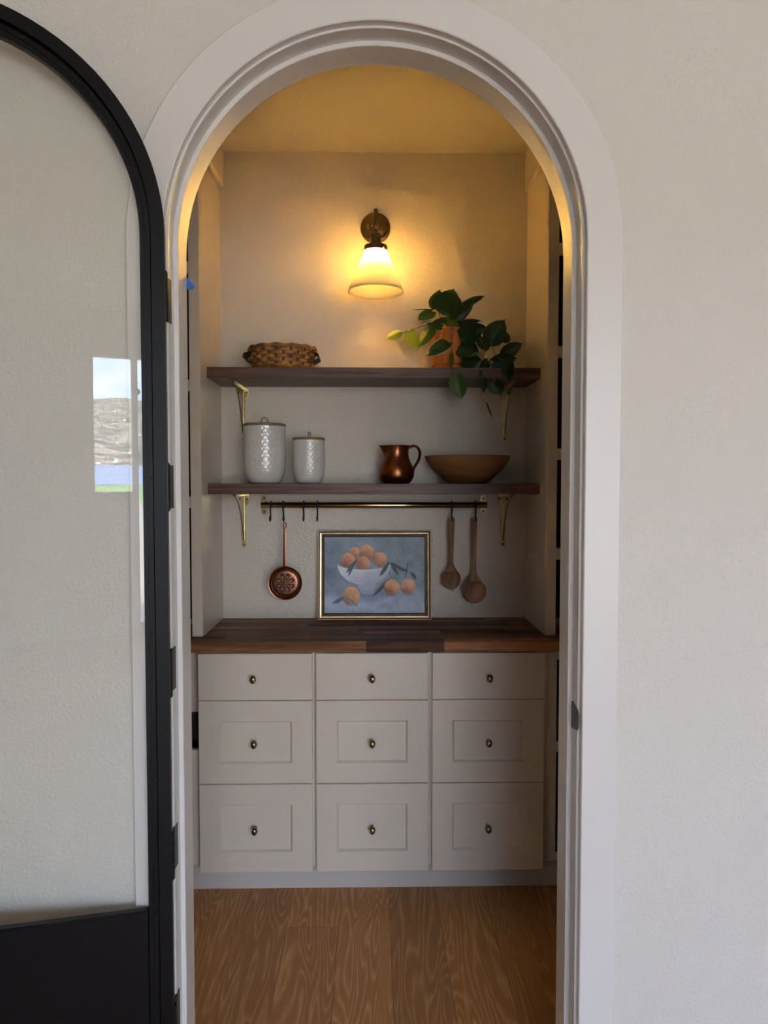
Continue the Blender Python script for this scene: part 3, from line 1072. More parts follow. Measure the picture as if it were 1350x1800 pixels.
# copper skimmer / mould
p = P(500.5, 917, YH)
cx_ = p.x
zc = P(500, 1025, YH).z
R = 30.2 * YH / F
sk = thing('copper_skimmer', 'small copper pan with embossed flower hanging from the rail', 'copper pan', (cx_, YH, zc))
bm = NB()
lathe(bm, [(0, -0.012), (R * 0.80, -0.012), (R * 0.9, -0.010), (R * 0.97, 0.003), (R, 0.0045), (R * 1.0, 0.006), (R * 0.955, 0.0060), (R * 0.90, 0.0035), (R * 0.86, -0.004), (R * 0.80, -0.0065), (R * 0.775, -0.003), (R * 0.74, -0.0015), (R * 0.6, -0.001), (R * 0.2, 0.000), (0, 0.0)], (cx_, YH, zc), 48, 'Y')
dish = obj('dish', bm, 'dark_copper', sk)
for k in range(8):
    a = math.radians(22.5 + 45 * k)
    bm = NB()
    nn = 18
    bm2 = NB()
    g0 = []
    ring0, ring1 = [], []
    for i in range(nn):
        tt = 2 * math.pi * i / nn
        u_ = 0.5 + 0.5 * math.cos(tt)
        w_ = math.sin(tt) * (0.25 + 0.75 * u_)
        rad = R * (0.16 + 0.38 * u_)
        tan = R * 0.145 * w_
        q2 = (R * (0.12 + 0.46 * u_), R * 0.185 * w_)
        g0.append(bm2.verts.new((cx_ + q2[0] * math.cos(a) - q2[1] * math.sin(a), YH - 0.0012, zc + q2[0] * math.sin(a) + q2[1] * math.cos(a))))
        q = (cx_ + rad * math.cos(a) - tan * math.sin(a), zc + rad * math.sin(a) + tan * math.cos(a))
        ring0.append(bm.verts.new((q[0], YH + 0.0005, q[1])))
        qc = (cx_ + R * 0.38 * math.cos(a), zc + R * 0.38 * math.sin(a))
        ring1.append(bm.verts.new((q[0] * 0.72 + qc[0] * 0.28, YH - 0.0052, q[1] * 0.72 + qc[1] * 0.28)))
    for i in range(nn):
        j = (i + 1) % nn
        bm.faces.new((ring0[i], ring0[j], ring1[j], ring1[i]))
    bm.faces.new(ring1)
    bm.faces.new(ring0[::-1])
    gb = [bm2.verts.new(v.co + Vector((0, 0.002, 0))) for v in g0]
    bm2.faces.new(g0)
    bm2.faces.new(gb[::-1])
    for i in range(nn):
        j = (i + 1) % nn
        bm2.faces.new((g0[i], gb[i], gb[j], g0[j]))
    obj('petal_outline', bm2, 'outline_dark', dish, smooth=0)  # dark flat outline behind the petal
    obj('petal', bm, 'dark_copper', dish, smooth=0.9)
obj('center_stud', lathe(NB(), [(0.006, -0.001), (0.006, 0.003), (0.004, 0.0055), (0, 0.006)], (cx_, YH, zc), 14, 'Y'), 'dark_copper', dish)
ztop = P(500, 928, YH).z
bm = NB()
pts = [(cx_, YH + 0.003, zc + R * 0.94), (cx_, YH + 0.0015, zc + R * 1.3), (cx_, YH, (zc + ztop) / 2 + 0.02), (cx_, YH, ztop)]
tube(bm, curve(pts, 16), [0.0095 - 0.0045 * min(1, i / 16) for i in range(16)], 10, flat=(0.25, 1.0), up=(0, 1, 0))
obj('handle', bm, 'dark_copper', sk)
lp = [(cx_ + 0.0065 * math.sin(2 * math.pi * k / 20) * (0.6 + 0.4 * math.sin(math.pi * k / 20)), YH, ztop - 0.002 + 0.012 * (1 - math.cos(2 * math.pi * k / 20))) for k in range(21)]
obj('hanging_loop', tube(NB(), lp, 0.0022, 8), 'dark_copper', sk)


# wooden spoons
def spoon(px_top, y_top, px_c, y_c, rx, ry, wt_, wn_, label, tilt, deep):
    root_p = P(px_c, y_c, YH)
    root = thing('wooden_spoon', label, 'spoon', root_p, 'wooden spoons on the rail')
    top = P(px_top, y_top, YH) - root_p
    s_ = YH / F
    RX, RZ = rx * s_, ry * s_
    hw_t, hw_n = wt_ * s_ / 2, wn_ * s_ / 2
    # bowl: scooped ellipsoid open towards the viewer
    bm = NB()
    nr, na = 7, 28

    def bp(i, k, inner):
        tt = i / nr
        a = 2 * math.pi * k / na
        x_, z_ = RX * tt * math.cos(a), RZ * tt * math.sin(a)
        dep = (1 - tt ** 2) ** 0.6 * 0.016 if tt < 1 else 0
        return Vector((x_ * (0.93 if inner else 1), (dep * (0.72 if inner else 1)) - (0.002 if inner else 0) + tilt * x_, z_ * (0.93 if inner else 1)))
    for inner in (0, 1):
        c0 = bm.verts.new(bp(0, 0, inner))
        prev = None
        for i in range(1, nr + 1):
            ring = [bm.verts.new(bp(i, k, inner)) for k in range(na)]
            for k in range(na):
                j = (k + 1) % na
                if prev is None:
                    bm.faces.new((c0, ring[k], ring[j]))
                else:
                    bm.faces.new((prev[k], ring[k], ring[j], prev[j]))
            prev = ring
        if inner == 0:
            outer = prev
    for k in range(na):
        j = (k + 1) % na
        bm.faces.new((outer[k], outer[j], prev[j], prev[k]))
    obj('bowl', bm, 'spoon_wood', root, world=False, smooth=0.8)
    # handle with a flared throat
    pts, rad = [], []
    n_ = 14
    z0 = RZ * 0.80
    for i in range(n_ + 1):
        tt = i / n_
        pts.append((top.x * tt ** 1.0, 0.001 - 0.001 * tt, z0 + (top.z - z0) * tt))
        w = hw_n + (hw_t - hw_n) * max(0, (tt - 0.1) / 0.9) ** 1.2
        if tt < 0.2:
            w += (RX * 0.62 - hw_n) * ((0.2 - tt) / 0.2) ** 1.8
        rad.append(w)
    pts.append((top.x, 0, top.z + 0.002))
    rad.append(rad[-1] * 0.75)
    bm = tube(NB(), pts, rad, 14, flat=(0.5, 1.0), up=(0, 1, 0))
    for v in bm.verts:          # keep the throat from getting fat
        if abs(v.co.y) > 0.006:
            v.co.y = math.copysign(0.006 + (abs(v.co.y) - 0.006) * 0.15, v.co.y)
    h = obj('handle', bm, 'spoon_wood', root, world=False, smooth=0.8)
    obj('hanging_hole', lathe(NB(), [(0.0034, 0.0), (0.0034, 0.0078), (0, 0.0078)], (top.x, 0, top.z - 0.011), 12, 'Y'), 'dark_bronze', h, world=False)
    return root, RX, RZ


s1, RX, RZ = spoon(793.5, 911, 793, 1018, 17.8, 17.5, 12.5, 6.5, 'shorter wooden spoon with ridged round bowl on the rail', 0.06, 1)
pts = [(-0.004 + 0.022 * t_ + 0.012 * t_ * t_, 0.0025 + 0.004 * (1 - abs(2 * t_ - 1)), 0.036 - 0.062 * t_) for t_ in [k / 12 for k in range(13)]]
obj('ridge', tube(NB(), [(-0.004 - 0.010 * math.sin(math.pi * k / 12) + 0.022 * (k / 12) ** 2, 0.0065 * math.sin(math.pi * k / 12) - 0.001, RZ * (0.95 - 1.65 * k / 12)) for k in range(13)], 0.0014, 6), 'spoon_wood', s1, world=False)
spoon(833.5, 911, 833, 1039, 22, 21.5, 11.5, 7, 'longer wooden spoon with large flat round bowl on the rail', -0.04, 1)

# ------------------------------------------------------------------ framed picture leaning on the wall
fb = P(658.5, 1090, 2.828)
LEAN = math.radians(-4.9)
pic = thing('framed_picture', 'gold framed still life of oranges in a white bowl on the worktop', 'picture', (fb.x, 2.828, ZCT + 0.0008))
pic.rotation_euler = (LEAN, 0, 0)
sw = 2.828 / F
PWD, PHT = 200.5 * sw, 156.5 * sw * 1.006
hw = PWD / 2


def ring(ins0, ins1, y0, y1, yb=0.0):
    a = (-hw + ins0, hw - ins0, ins0, PHT - ins0)
    c_ = (-hw + ins1, hw - ins1, ins1, PHT - ins1)
    m = (ins0 + ins1) / 2
    d = (-hw + m, hw - m, m, PHT - m)
    return loops(NB(), [(*a, yb), (*a, y0), (*d, (y0 + y1) / 2 - 0.0012), (*c_, y1), (*c_, yb)], fill=False)


px_ = sw
fr = obj('outer_lip', ring(0, 1.3 * px_, -0.012, -0.014), 'frame_pink', pic, world=False, smooth=0.2)
obj('dark_moulding', ring(1.3 * px_, 3.9 * px_, -0.013, -0.013), 'frame_brown', pic, world=False, smooth=0.2)
obj('gold_moulding', ring(3.9 * px_, 9.2 * px_, -0.016, -0.011), 'gold_leaf', pic, world=False, smooth=0.2)
obj('inner_lip', ring(9.2 * px_, 11.6 * px_, -0.010, -0.008), 'frame_brown', pic, world=False, smooth=0.2)
obj('backing', box(NB(), -hw + 0.012, hw - 0.012, -0.003, -0.0005, 0.012, PHT - 0.012), 'canvas_edge', pic, world=False, smooth=0)

# the print
import numpy as np
GW, GH = 240, 180
ins = 11.6 * px_
uu, vv = np.meshgrid(np.linspace(0, 1000, GW), np.linspace(0, 752, GH))     # v down
rng = np.random.RandomState(4)


def smooth_noise(nx_, ny_):
    g = rng.rand(ny_ + 2, nx_ + 2)
    X = np.linspace(0, nx_, GW); Y = np.linspace(0, ny_, GH)
    xi, yi = X.astype(int), Y.astype(int)
    fx, fy = X - xi, Y - yi
    fx, fy = fx * fx * (3 - 2 * fx), fy * fy * (3 - 2 * fy)
    a = g[np.ix_(yi, xi)] * (1 - fx) + g[np.ix_(yi, xi + 1)] * fx
    b2 = g[np.ix_(yi + 1, xi)] * (1 - fx) + g[np.ix_(yi + 1, xi + 1)] * fx
    return a * (1 - fy)[:, None] + b2 * fy[:, None]


NZ = smooth_noise(14, 11) * 0.5 + smooth_noise(45, 34) * 0.3 + smooth_noise(110, 80) * 0.2
img = np.zeros((GH, GW, 3))


def lay(mask, col):
    global img
    m3 = np.clip(mask, 0, 1)[..., None]
    img = img * (1 - m3) + np.asarray(col, float) * m3 if np.ndim(col) == 1 else img * (1 - m3) + col * m3


def soft(d, w=6.0):
    return np.clip(0.5 - d / w, 0, 1)


top = np.array([138, 150, 162.]); low = np.array([160, 170, 190.]); lef = np.array([106, 117, 132.])
wtab = np.clip((vv - 430) / 160, 0, 1)[..., None]
img = top * (1 - wtab) + low * wtab
wl_ = (np.clip((420 - uu) / 420, 0, 1) * np.clip((vv + 60) / 300, 0, 1) * np.clip((640 - vv) / 240, 0, 1))[..., None]
img = img * (1 - 0.75 * wl_) + lef * 0.75 * wl_
img += (NZ[..., None] - 0.5) * 46


def ell(cx, cy, rx, ry):
    return (np.sqrt(((uu - cx) / rx) ** 2 + ((vv - cy) / ry) ** 2) - 1) * min(rx, ry)


def orange(cx, cy, r_, base=(214, 142, 98), ry=None):
    ry = ry or r_
    d = ell(cx, cy, r_, ry)
    sh = np.clip(((uu - cx) * 0.5 - (vv - cy) * 0.85) / r_ * 0.55 + 0.5, 0, 1)[..., None]
    c_ = np.array((140, 92, 88.)) * (1 - sh) + np.array((238, 188, 142.)) * sh
    c_ = c_ * 0.75 + np.array(base, float) * 0.25 + (NZ[..., None] - 0.5) * 60
    lay(soft(d, 10), c_)


def leafp(x0, y0, x1, y1, w, col=(78, 88, 92), bend=0.0):
    dx, dy = x1 - x0, y1 - y0
    L = math.hypot(dx, dy)
    s_ = ((uu - x0) * dx + (vv - y0) * dy) / L
    n_ = (-(uu - x0) * dy + (vv - y0) * dx) / L - bend * np.sin(np.pi * np.clip(s_ / L, 0, 1))
    prof = w * np.sin(np.pi * np.clip(s_ / L, 0, 1)) ** 0.8
    inside = soft(np.abs(n_) - prof, 5) * ((s_ > 0) & (s_ < L))
    c_ = np.array(col, float) + (n_ / (w + 1e-3))[..., None] * 14 + (NZ[..., None] - 0.5) * 20
    lay(inside, c_)


lay(soft(ell(330, 560, 260, 60), 70) * 0.6, (96, 108, 138))           # painted table shade
lay(soft(ell(60, 640, 110, 60), 60) * 0.7, (166, 174, 186))
lay(soft(ell(300, 125 + 32, 58, 55)), (205, 150, 118)); orange(300, 157, 56)
orange(420, 152, 76); orange(553, 222, 72, (226, 160, 104)); orange(235, 232, 72, (216, 128, 96)); orange(383, 262, 70, (206, 128, 92))
# bowl
bowl_top = 262 + 62 * np.sqrt(np.clip(1 - ((uu - 396) / 266) ** 2, 0, 1))
half = 266 * np.sqrt(np.clip(1 - (np.clip(vv - 262, 0, 210) / 212) ** 2.1, 0, 1))
bm_ = soft(np.abs(uu - 396) - half, 6) * soft(bowl_top - vv, 5) * soft(vv - 474, 6)
shade = np.clip((uu - 150) / 520, 0, 1)[..., None]
bc = np.array((222, 222, 230.)) * (1 - shade) + np.array((182, 184, 202.)) * shade - np.clip((vv - 330) / 150, 0, 1)[..., None] * 26 + (NZ[..., None] - 0.5) * 26
lay(soft(ell(425, 530, 74, 40)), (158, 162, 182)); lay(soft(ell(420, 492, 88, 34)), (172, 174, 194))
lay(bm_, bc)
lay(soft(np.abs(vv - bowl_top - 6) - 6, 4) * soft(np.abs(uu - 396) - 264, 6), (222, 224, 234))
leafp(330, 215, 215, 355, 17); leafp(290, 262, 238, 385, 13)
leafp(650, 240, 552, 390, 20); leafp(655, 250, 740, 385, 17); leafp(668, 252, 840, 345, 15, bend=12); leafp(860, 345, 918, 425, 18)
leafp(640, 330, 668, 410, 4); leafp(806, 420, 840, 228, 5)
leafp(655, 410, 485, 585, 20)
orange(268, 585, 88, (218, 150, 92), 96)
leafp(200, 592, 78, 660, 20, (92, 104, 116)); leafp(205, 588, 340, 690, 15, (126, 136, 128))
orange(672, 500, 78, (226, 152, 106), 80); orange(833, 492, 74, (226, 158, 112), 76)
lay(soft(ell(645, 575, 60, 12), 20) * 0.5, (110, 118, 150)); lay(soft(ell(840, 570, 60, 10), 20) * 0.5, (110, 118, 150))
img = np.clip(img, 0, 255) / 255.0
lin = np.where(img <= 0.04045, img / 12.92, ((img + 0.055) / 1.055) ** 2.4) * 1.35
lin = np.clip(lin, 0, 0.95)
verts, faces = [], []
xs_ = np.linspace(-hw + ins, hw - ins, GW)
zs_ = np.linspace(PHT - ins, ins, GH)
for j in range(GH):
    for i in range(GW):
        verts.append((xs_[i], -0.006, zs_[j]))
for j in range(GH - 1):
    for i in range(GW - 1):
        a = j * GW + i
        faces.append((a, a + GW, a + GW + 1, a + 1))
me = bpy.data.meshes.new('print')
me.from_pydata(verts, [], faces)
ca = me.color_attributes.new('print', 'FLOAT_COLOR', 'POINT')
buf = np.ones((GH * GW, 4), np.float32)
buf[:, :3] = lin.reshape(-1, 3)
ca.data.foreach_set('color', buf.ravel())
me.materials.append(MATS['painting_print'])
po = bpy.data.objects.new('print', me)
COL.objects.link(po)
po.parent = pic
po['label'] = 'blue-grey still life print'

# ------------------------------------------------------------------ things on the lower shelf
YI = 2.735


def canister(pxc, y_top, halfw, label, ring_tilt):
    s_ = YI / F
    c = P(pxc, 849, YI)
    base = Vector((c.x, YI, Z2 + 0.0004))
    H = P(pxc, y_top, YI).z - base.z
    Rr = halfw * s_
    root = thing('canister', label, 'canister', base, 'white textured canisters')
    na = 34
    rowh = 2 * math.pi * Rr / na * 0.866
    nrows = int(H / rowh)

    def dim(a, h, r_):
        # hexagonal net of shallow dimples
        best = 9
        row = h / rowh
        for rr_ in (math.floor(row), math.floor(row) + 1):
            u_ = a / (2 * math.pi) * na + (0.5 if rr_ % 2 else 0)
            du = (u_ - round(u_))
            dv = (row - rr_) * 0.866
            best = min(best, math.hypot(du, dv))
        q = min(1, best / 0.56)
        return -0.0010 * (1 - q * q) * (1 if h < H * 0.985 else 0)
    prof = [(0, 0), (Rr * 0.62, 0.0)]
    nn = nrows * 6
    for i in range(nn + 1):
        h = H * (i / nn)
        k = min(1, h / (H * 0.46))
        rr_ = Rr * (0.66 + 0.34 * max(0, 1 - (1 - k) ** 2.3) ** 0.62)
        prof.append((rr_, 0.0006 + h * 0.9994))
    prof += [(Rr * 0.97, H + 0.0005), (Rr * 0.94, H), (Rr * 0.94, H - 0.01), (0, H - 0.01)]
    obj('jar', lathe(NB(), prof, (0, 0, 0), na * 6, 'Z', fn=dim), 'ceramic', root, world=False, smooth=1.2)
    lid = obj('lid', lathe(NB(), [(0, H + 0.0008), (Rr * 0.97, H + 0.0008), (Rr * 1.01, H + 0.0022), (Rr * 1.01, H + 0.0085), (Rr * 0.98, H + 0.0105), (0, H + 0.0105)], (0, 0, 0), 48), 'lid_wood', root, world=False)
    rr_ = 0.0125
    pts = []
    for k in range(25):
        a = math.radians(-60 + 300 * k / 24)
        q = Vector((rr_ * math.cos(a) * (1.0 if not ring_tilt else 0.85), 0, rr_ * 1.1 * math.sin(a) + 0.0115))
        if ring_tilt:
            q = Matrix.Rotation(ring_tilt, 3, 'Z') @ Matrix.Rotation(0.5, 3, 'Y') @ q
        pts.append(q + Vector((0, 0, H + 0.0105)))
    obj('lid_loop', tube(NB(), pts, 0.0014, 6), 'wire_dark', lid, world=False)
    return root


canister(465.5, 750.5, 36.8, 'taller white dimpled ceramic canister with wooden lid', 0)
canister(543, 774.5, 28.2, 'shorter white dimpled ceramic canister with wooden lid', 1.25)

# copper pitcher
c = P(697, 850, YI)
base = Vector((c.x, YI, Z2 + 0.0004))
s_ = YI / F
H = 66.5 * s_
root = thing('copper_pitcher', 'hammered copper pitcher beside the wooden bowl', 'pitcher', base)
pf = [(0.0, 0.0), (19, 0.0), (22, 0.6), (26, 4), (29.5, 10), (31, 17), (30.5, 24), (28.2, 31), (24.8, 38), (22.2, 45), (21.2, 51), (21.4, 57), (22.4, 62), (23.6, 65.5), (24.2, 66.5), (23.4, 66.6), (21.6, 62), (20.6, 52), (21.5, 44), (26.5, 33), (29.5, 20), (27, 8), (0, 3)]


def lip(a, h, r_):
    if h < 0.045 * 1.0:
        return 0
    k = max(0, (h - 0.095) / (H - 0.095)) ** 1.3
    dd = math.atan2(math.sin(a - math.pi), math.cos(a - math.pi))
    return 0.0165 * k * math.exp(-(dd / 0.30) ** 2)


obj('body', lathe(NB(), [(r_ * s_, h * s_) for r_, h in pf], (0, 0, 0), 64, 'Z', fn=lip), 'copper', root, world=False, smooth=1.0)
hp = curve([(22.5 * s_, 0, 62.5 * s_), (29 * s_, 0, 66 * s_), (37 * s_, 0, 63 * s_), (41 * s_, 0, 53 * s_), (38 * s_, 0, 40 * s_), (31 * s_, 0, 28 * s_), (29.5 * s_, 0, 20 * s_)], 30)
obj('handle', tube(NB(), hp, [0.0075] * (len(hp) - 6) + [0.0070, 0.0064, 0.0058, 0.005, 0.0045, 0.004], 10, flat=(1.0, 0.75), up=(0, 1, 0)), 'copper', root, world=False)

# wooden bowl
c = P(821, 850, YI)
base = Vector((c.x, YI, Z2 + 0.0004))
R = 75 * s_
H = 47.5 * s_
root = thing('wooden_bowl', 'wide shallow wooden bowl at the right of the lower shelf', 'bowl', base)
cv = [(0.43, 0.0), (0.50, 0.07), (0.565, 0.15), (0.64, 0.26), (0.725, 0.38), (0.80, 0.50), (0.865, 0.63), (0.918, 0.76), (0.965, 0.90), (1.0, 1.0)]
pf = [(0, 0)] + cv + [(0.99, 1.012), (0.972, 1.0)] + [(r_ - 0.04, max(h, 0.05) + 0.03) for r_, h in cv[-2::-1]] + [(0, 0.08)]
obj('bowl_body', lathe(NB(), [(r_ * R, h * H) for r_, h in pf], (0, 0, 0), 64), 'bowl_wood', root, world=False, smooth=1.0)

# ------------------------------------------------------------------ woven basket on the upper shelf
YBKT = 2.735
c = P(497, 646, YBKT)
s_ = YBKT / F
base = Vector((c.x, YBKT, Z1 + 0.0005))
root = thing('woven_basket', 'low oval wicker basket with leather handles on upper shelf', 'basket', base)
RXb, RYb = 55.5 * s_, 0.095
Hb = 42 * s_


def oval(a, k=1.0, h=0.0):
    e = 0.92 + 0.12 * h / Hb
    return Vector((RXb * k * e * math.cos(a), RYb * k * e * math.sin(a), h))


NSTK = 26
for k in range(NSTK):
    a = 2 * math.pi * k / NSTK
    obj('stake', tube(NB(), [oval(a, 0.965, 0.003), oval(a, 0.965, Hb * 0.5), oval(a, 0.965, Hb * 0.92)], 0.0030, 6, flat=(1.6, 0.8), up=(-math.sin(a), math.cos(a), 0)), 'wicker_dark', root, world=False)
hts = [0.235, 0.375, 0.515, 0.655, 0.79]
for q, hf in enumerate(hts):
    pts = []
    N = NSTK * 6
    for i in range(N + 1):
        a = 2 * math.pi * i / N
        wv = math.cos(a * NSTK / 2 + math.pi * q)
        pts.append(oval(a, 0.975 + 0.040 * max(-1, min(1, wv * 1.6)), Hb * hf))
    obj('strand', tube(NB(), pts, 0.0066, 6, caps=False, flat=(1.0, 0.30), up=(0, 0, 1)), 'wicker', root, world=False)
for q, (hf, ph, kk) in enumerate(((0.085, 0, 0.99), (0.125, math.pi, 0.99), (0.165, 0.6, 0.985), (0.885, 0, 1.0), (0.925, 2.1, 1.0), (0.965, 4.2, 1.0), (0.90, 3.0, 1.03))):
    pts = []
    N = 120
    for i in range(N + 1):
        a = 2 * math.pi * i / N
        pts.append(oval(a, kk + 0.015 * math.cos(a * 13 + ph), Hb * hf + 0.0020 * math.sin(a * 13 + ph)))
    obj('rim_strand' if hf > 0.5 else 'base_strand', tube(NB(), pts, 0.0034, 6, caps=False), 'wicker', root, world=False)
obj('base_panel', lathe(NB(), [(0, 0.001), (0.9, 0.001), (0.9, 0.004), (0, 0.004)], (0, 0, 0), 40, 'Z', sx=RXb, sy=RYb), 'wicker', root, world=False)
for s__, flip in ((-1, 1), (1, 1)):
    bm = NB()
    # folded leather tab that stands off the end of the basket
    x0, x1 = s__ * RXb * 0.84, s__ * (RXb * 1.18)
    zt, zm, zb = Hb * 0.70, Hb * 0.46, Hb * 0.30
    yo = -0.028
    for th, nm in ((0.0, 'a'),):
        prof = [(x0, Hb * 0.80), (x1 * 0.97, Hb * 0.66), (x1, Hb * 0.50), (x1 * 0.93, Hb * 0.42), (x0, Hb * 0.28)]
        n = len(prof)
        A = [bm.verts.new((px, yo - 0.032, pz)) for px, pz in prof]
        B = [bm.verts.new((px, yo + 0.062, pz)) for px, pz in prof]
        A2 = [bm.verts.new((px - s__ * 0.003, yo - 0.030, pz)) for px, pz in prof]
        B2 = [bm.verts.new((px - s__ * 0.003, yo + 0.060, pz)) for px, pz in prof]
        for i in range(n - 1):
            bm.faces.new((A[i], A[i + 1], B[i + 1], B[i]))
            bm.faces.new((A2[i], B2[i], B2[i + 1], A2[i + 1]))
            bm.faces.new((A[i], A2[i], A2[i + 1], A[i + 1]))
            bm.faces.new((B[i], B[i + 1], B2[i + 1], B2[i]))
    obj('handle', bm, 'leather', root, world=False, smooth=0)

# ------------------------------------------------------------------ potted plant
YPOT = 2.735
c = P(793, 646, YPOT)
s_ = YPOT / F
base = Vector((c.x, YPOT, Z1 + 0.0005))
plant = thing('potted_plant', 'trailing heart-leaf plant in a fluted terracotta pot', 'plant', base)
RP, HP = 33.0 * s_, 73 * s_


def flute(a, h, r_):
    if r_ < RP * 0.9:
        return 0
    k = abs(math.sin(a * 6 + 0.4))
    lowz = HP * (0.135 + 0.07 * (1 - math.sqrt(max(0, 1 - (1 - k) ** 2))))
    return 0.0085 * (k ** 0.5) if lowz < h < HP * 0.985 else 0.0


pf = [(0, 0), (RP * 0.86, 0), (RP * 0.93, HP * 0.02)] + [(RP * (0.94 + 0.03 * i / 40), HP * (0.03 + 0.95 * i / 40)) for i in range(41)] + [(RP * 0.97, HP), (RP * 0.88, HP), (RP * 0.87, HP * 0.88), (0, HP * 0.88)]
obj('pot', lathe(NB(), pf, (0, 0, 0), 128, 'Z', fn=flute), 'terracotta', plant, world=False, smooth=0.7)
obj('soil', lathe(NB(), [(0, HP * 0.9), (RP * 0.5, HP * 0.905), (RP * 0.868, HP * 0.885)], (0, 0, 0), 24), 'soil', plant, world=False)


def leaf(b, tpt, w, m, nrm, fold=0.25, droop=0.10):
    """b, tpt: base and tip in the room; w width; nrm: rough facing direction"""
    b, tpt, nrm = Vector(b), Vector(tpt), Vector(nrm)
    d = tpt - b
    L = d.length
    d.normalize()
    side = d.cross(nrm).normalized()
    nn = side.cross(d).normalized()
    bm = NB()
    uvl = bm.loops.layers.uv.new('UVMap')
    nu, nv = 15, 8
    rows_ = []
    for i in range(nu + 1):
        t = i / nu
        # heart outline: rounded lobes reaching back past the stalk, drawn-out tip
        if t < 0.30:
            wd = math.sqrt(max(0, 1 - ((t - 0.30) / 0.37) ** 2))
        else:
            q_ = (t - 0.30) / 0.70
            wd = math.cos(math.pi / 2 * q_ * 0.99) ** 0.9 if q_ < 0.72 else 0.476 * ((1 - q_) / 0.28) ** 1.7
        if t > 0.999:
            wd = 0.0
        row = []
        for j in range(nv + 1):
            v_ = -1 + 2 * j / nv
            lobe = -0.16 * L * (1 - t) ** 3 * (1 - (abs(v_) - 0.6) ** 2 / 0.36) * (1 if abs(v_) > 0 else 0)
            along = t * L + lobe * min(1, abs(v_) * 2)
            p = b + d * along + side * (v_ * wd * w / 2) + nn * (-fold * abs(v_) * wd * w / 2 * -1 * -1 - droop * L * (t - 0.25) ** 2 * 1.6 + 0.012 * w * math.sin(9 * t + 3 * v_))
            row.append((bm.verts.new(p), abs(v_), t))
        rows_.append(row)
    for A, B in zip(rows_, rows_[1:]):
        for j in range(nv):
            try:
                f = bm.faces.new((A[j][0], A[j + 1][0], B[j + 1][0], B[j][0]))
            except ValueError:
                continue
            for lp_ in f.loops:
                for q in A + B:
                    if q[0] is lp_.vert:
                        lp_[uvl].uv = (q[1], q[2])
    return obj('leaf', bm, m, plant, smooth=1.4)


def zp(x, y, Y):      # measured on an enlarged view of the plant
    return P(660 + x / 4.5, 480 + y / 4.5, Y)


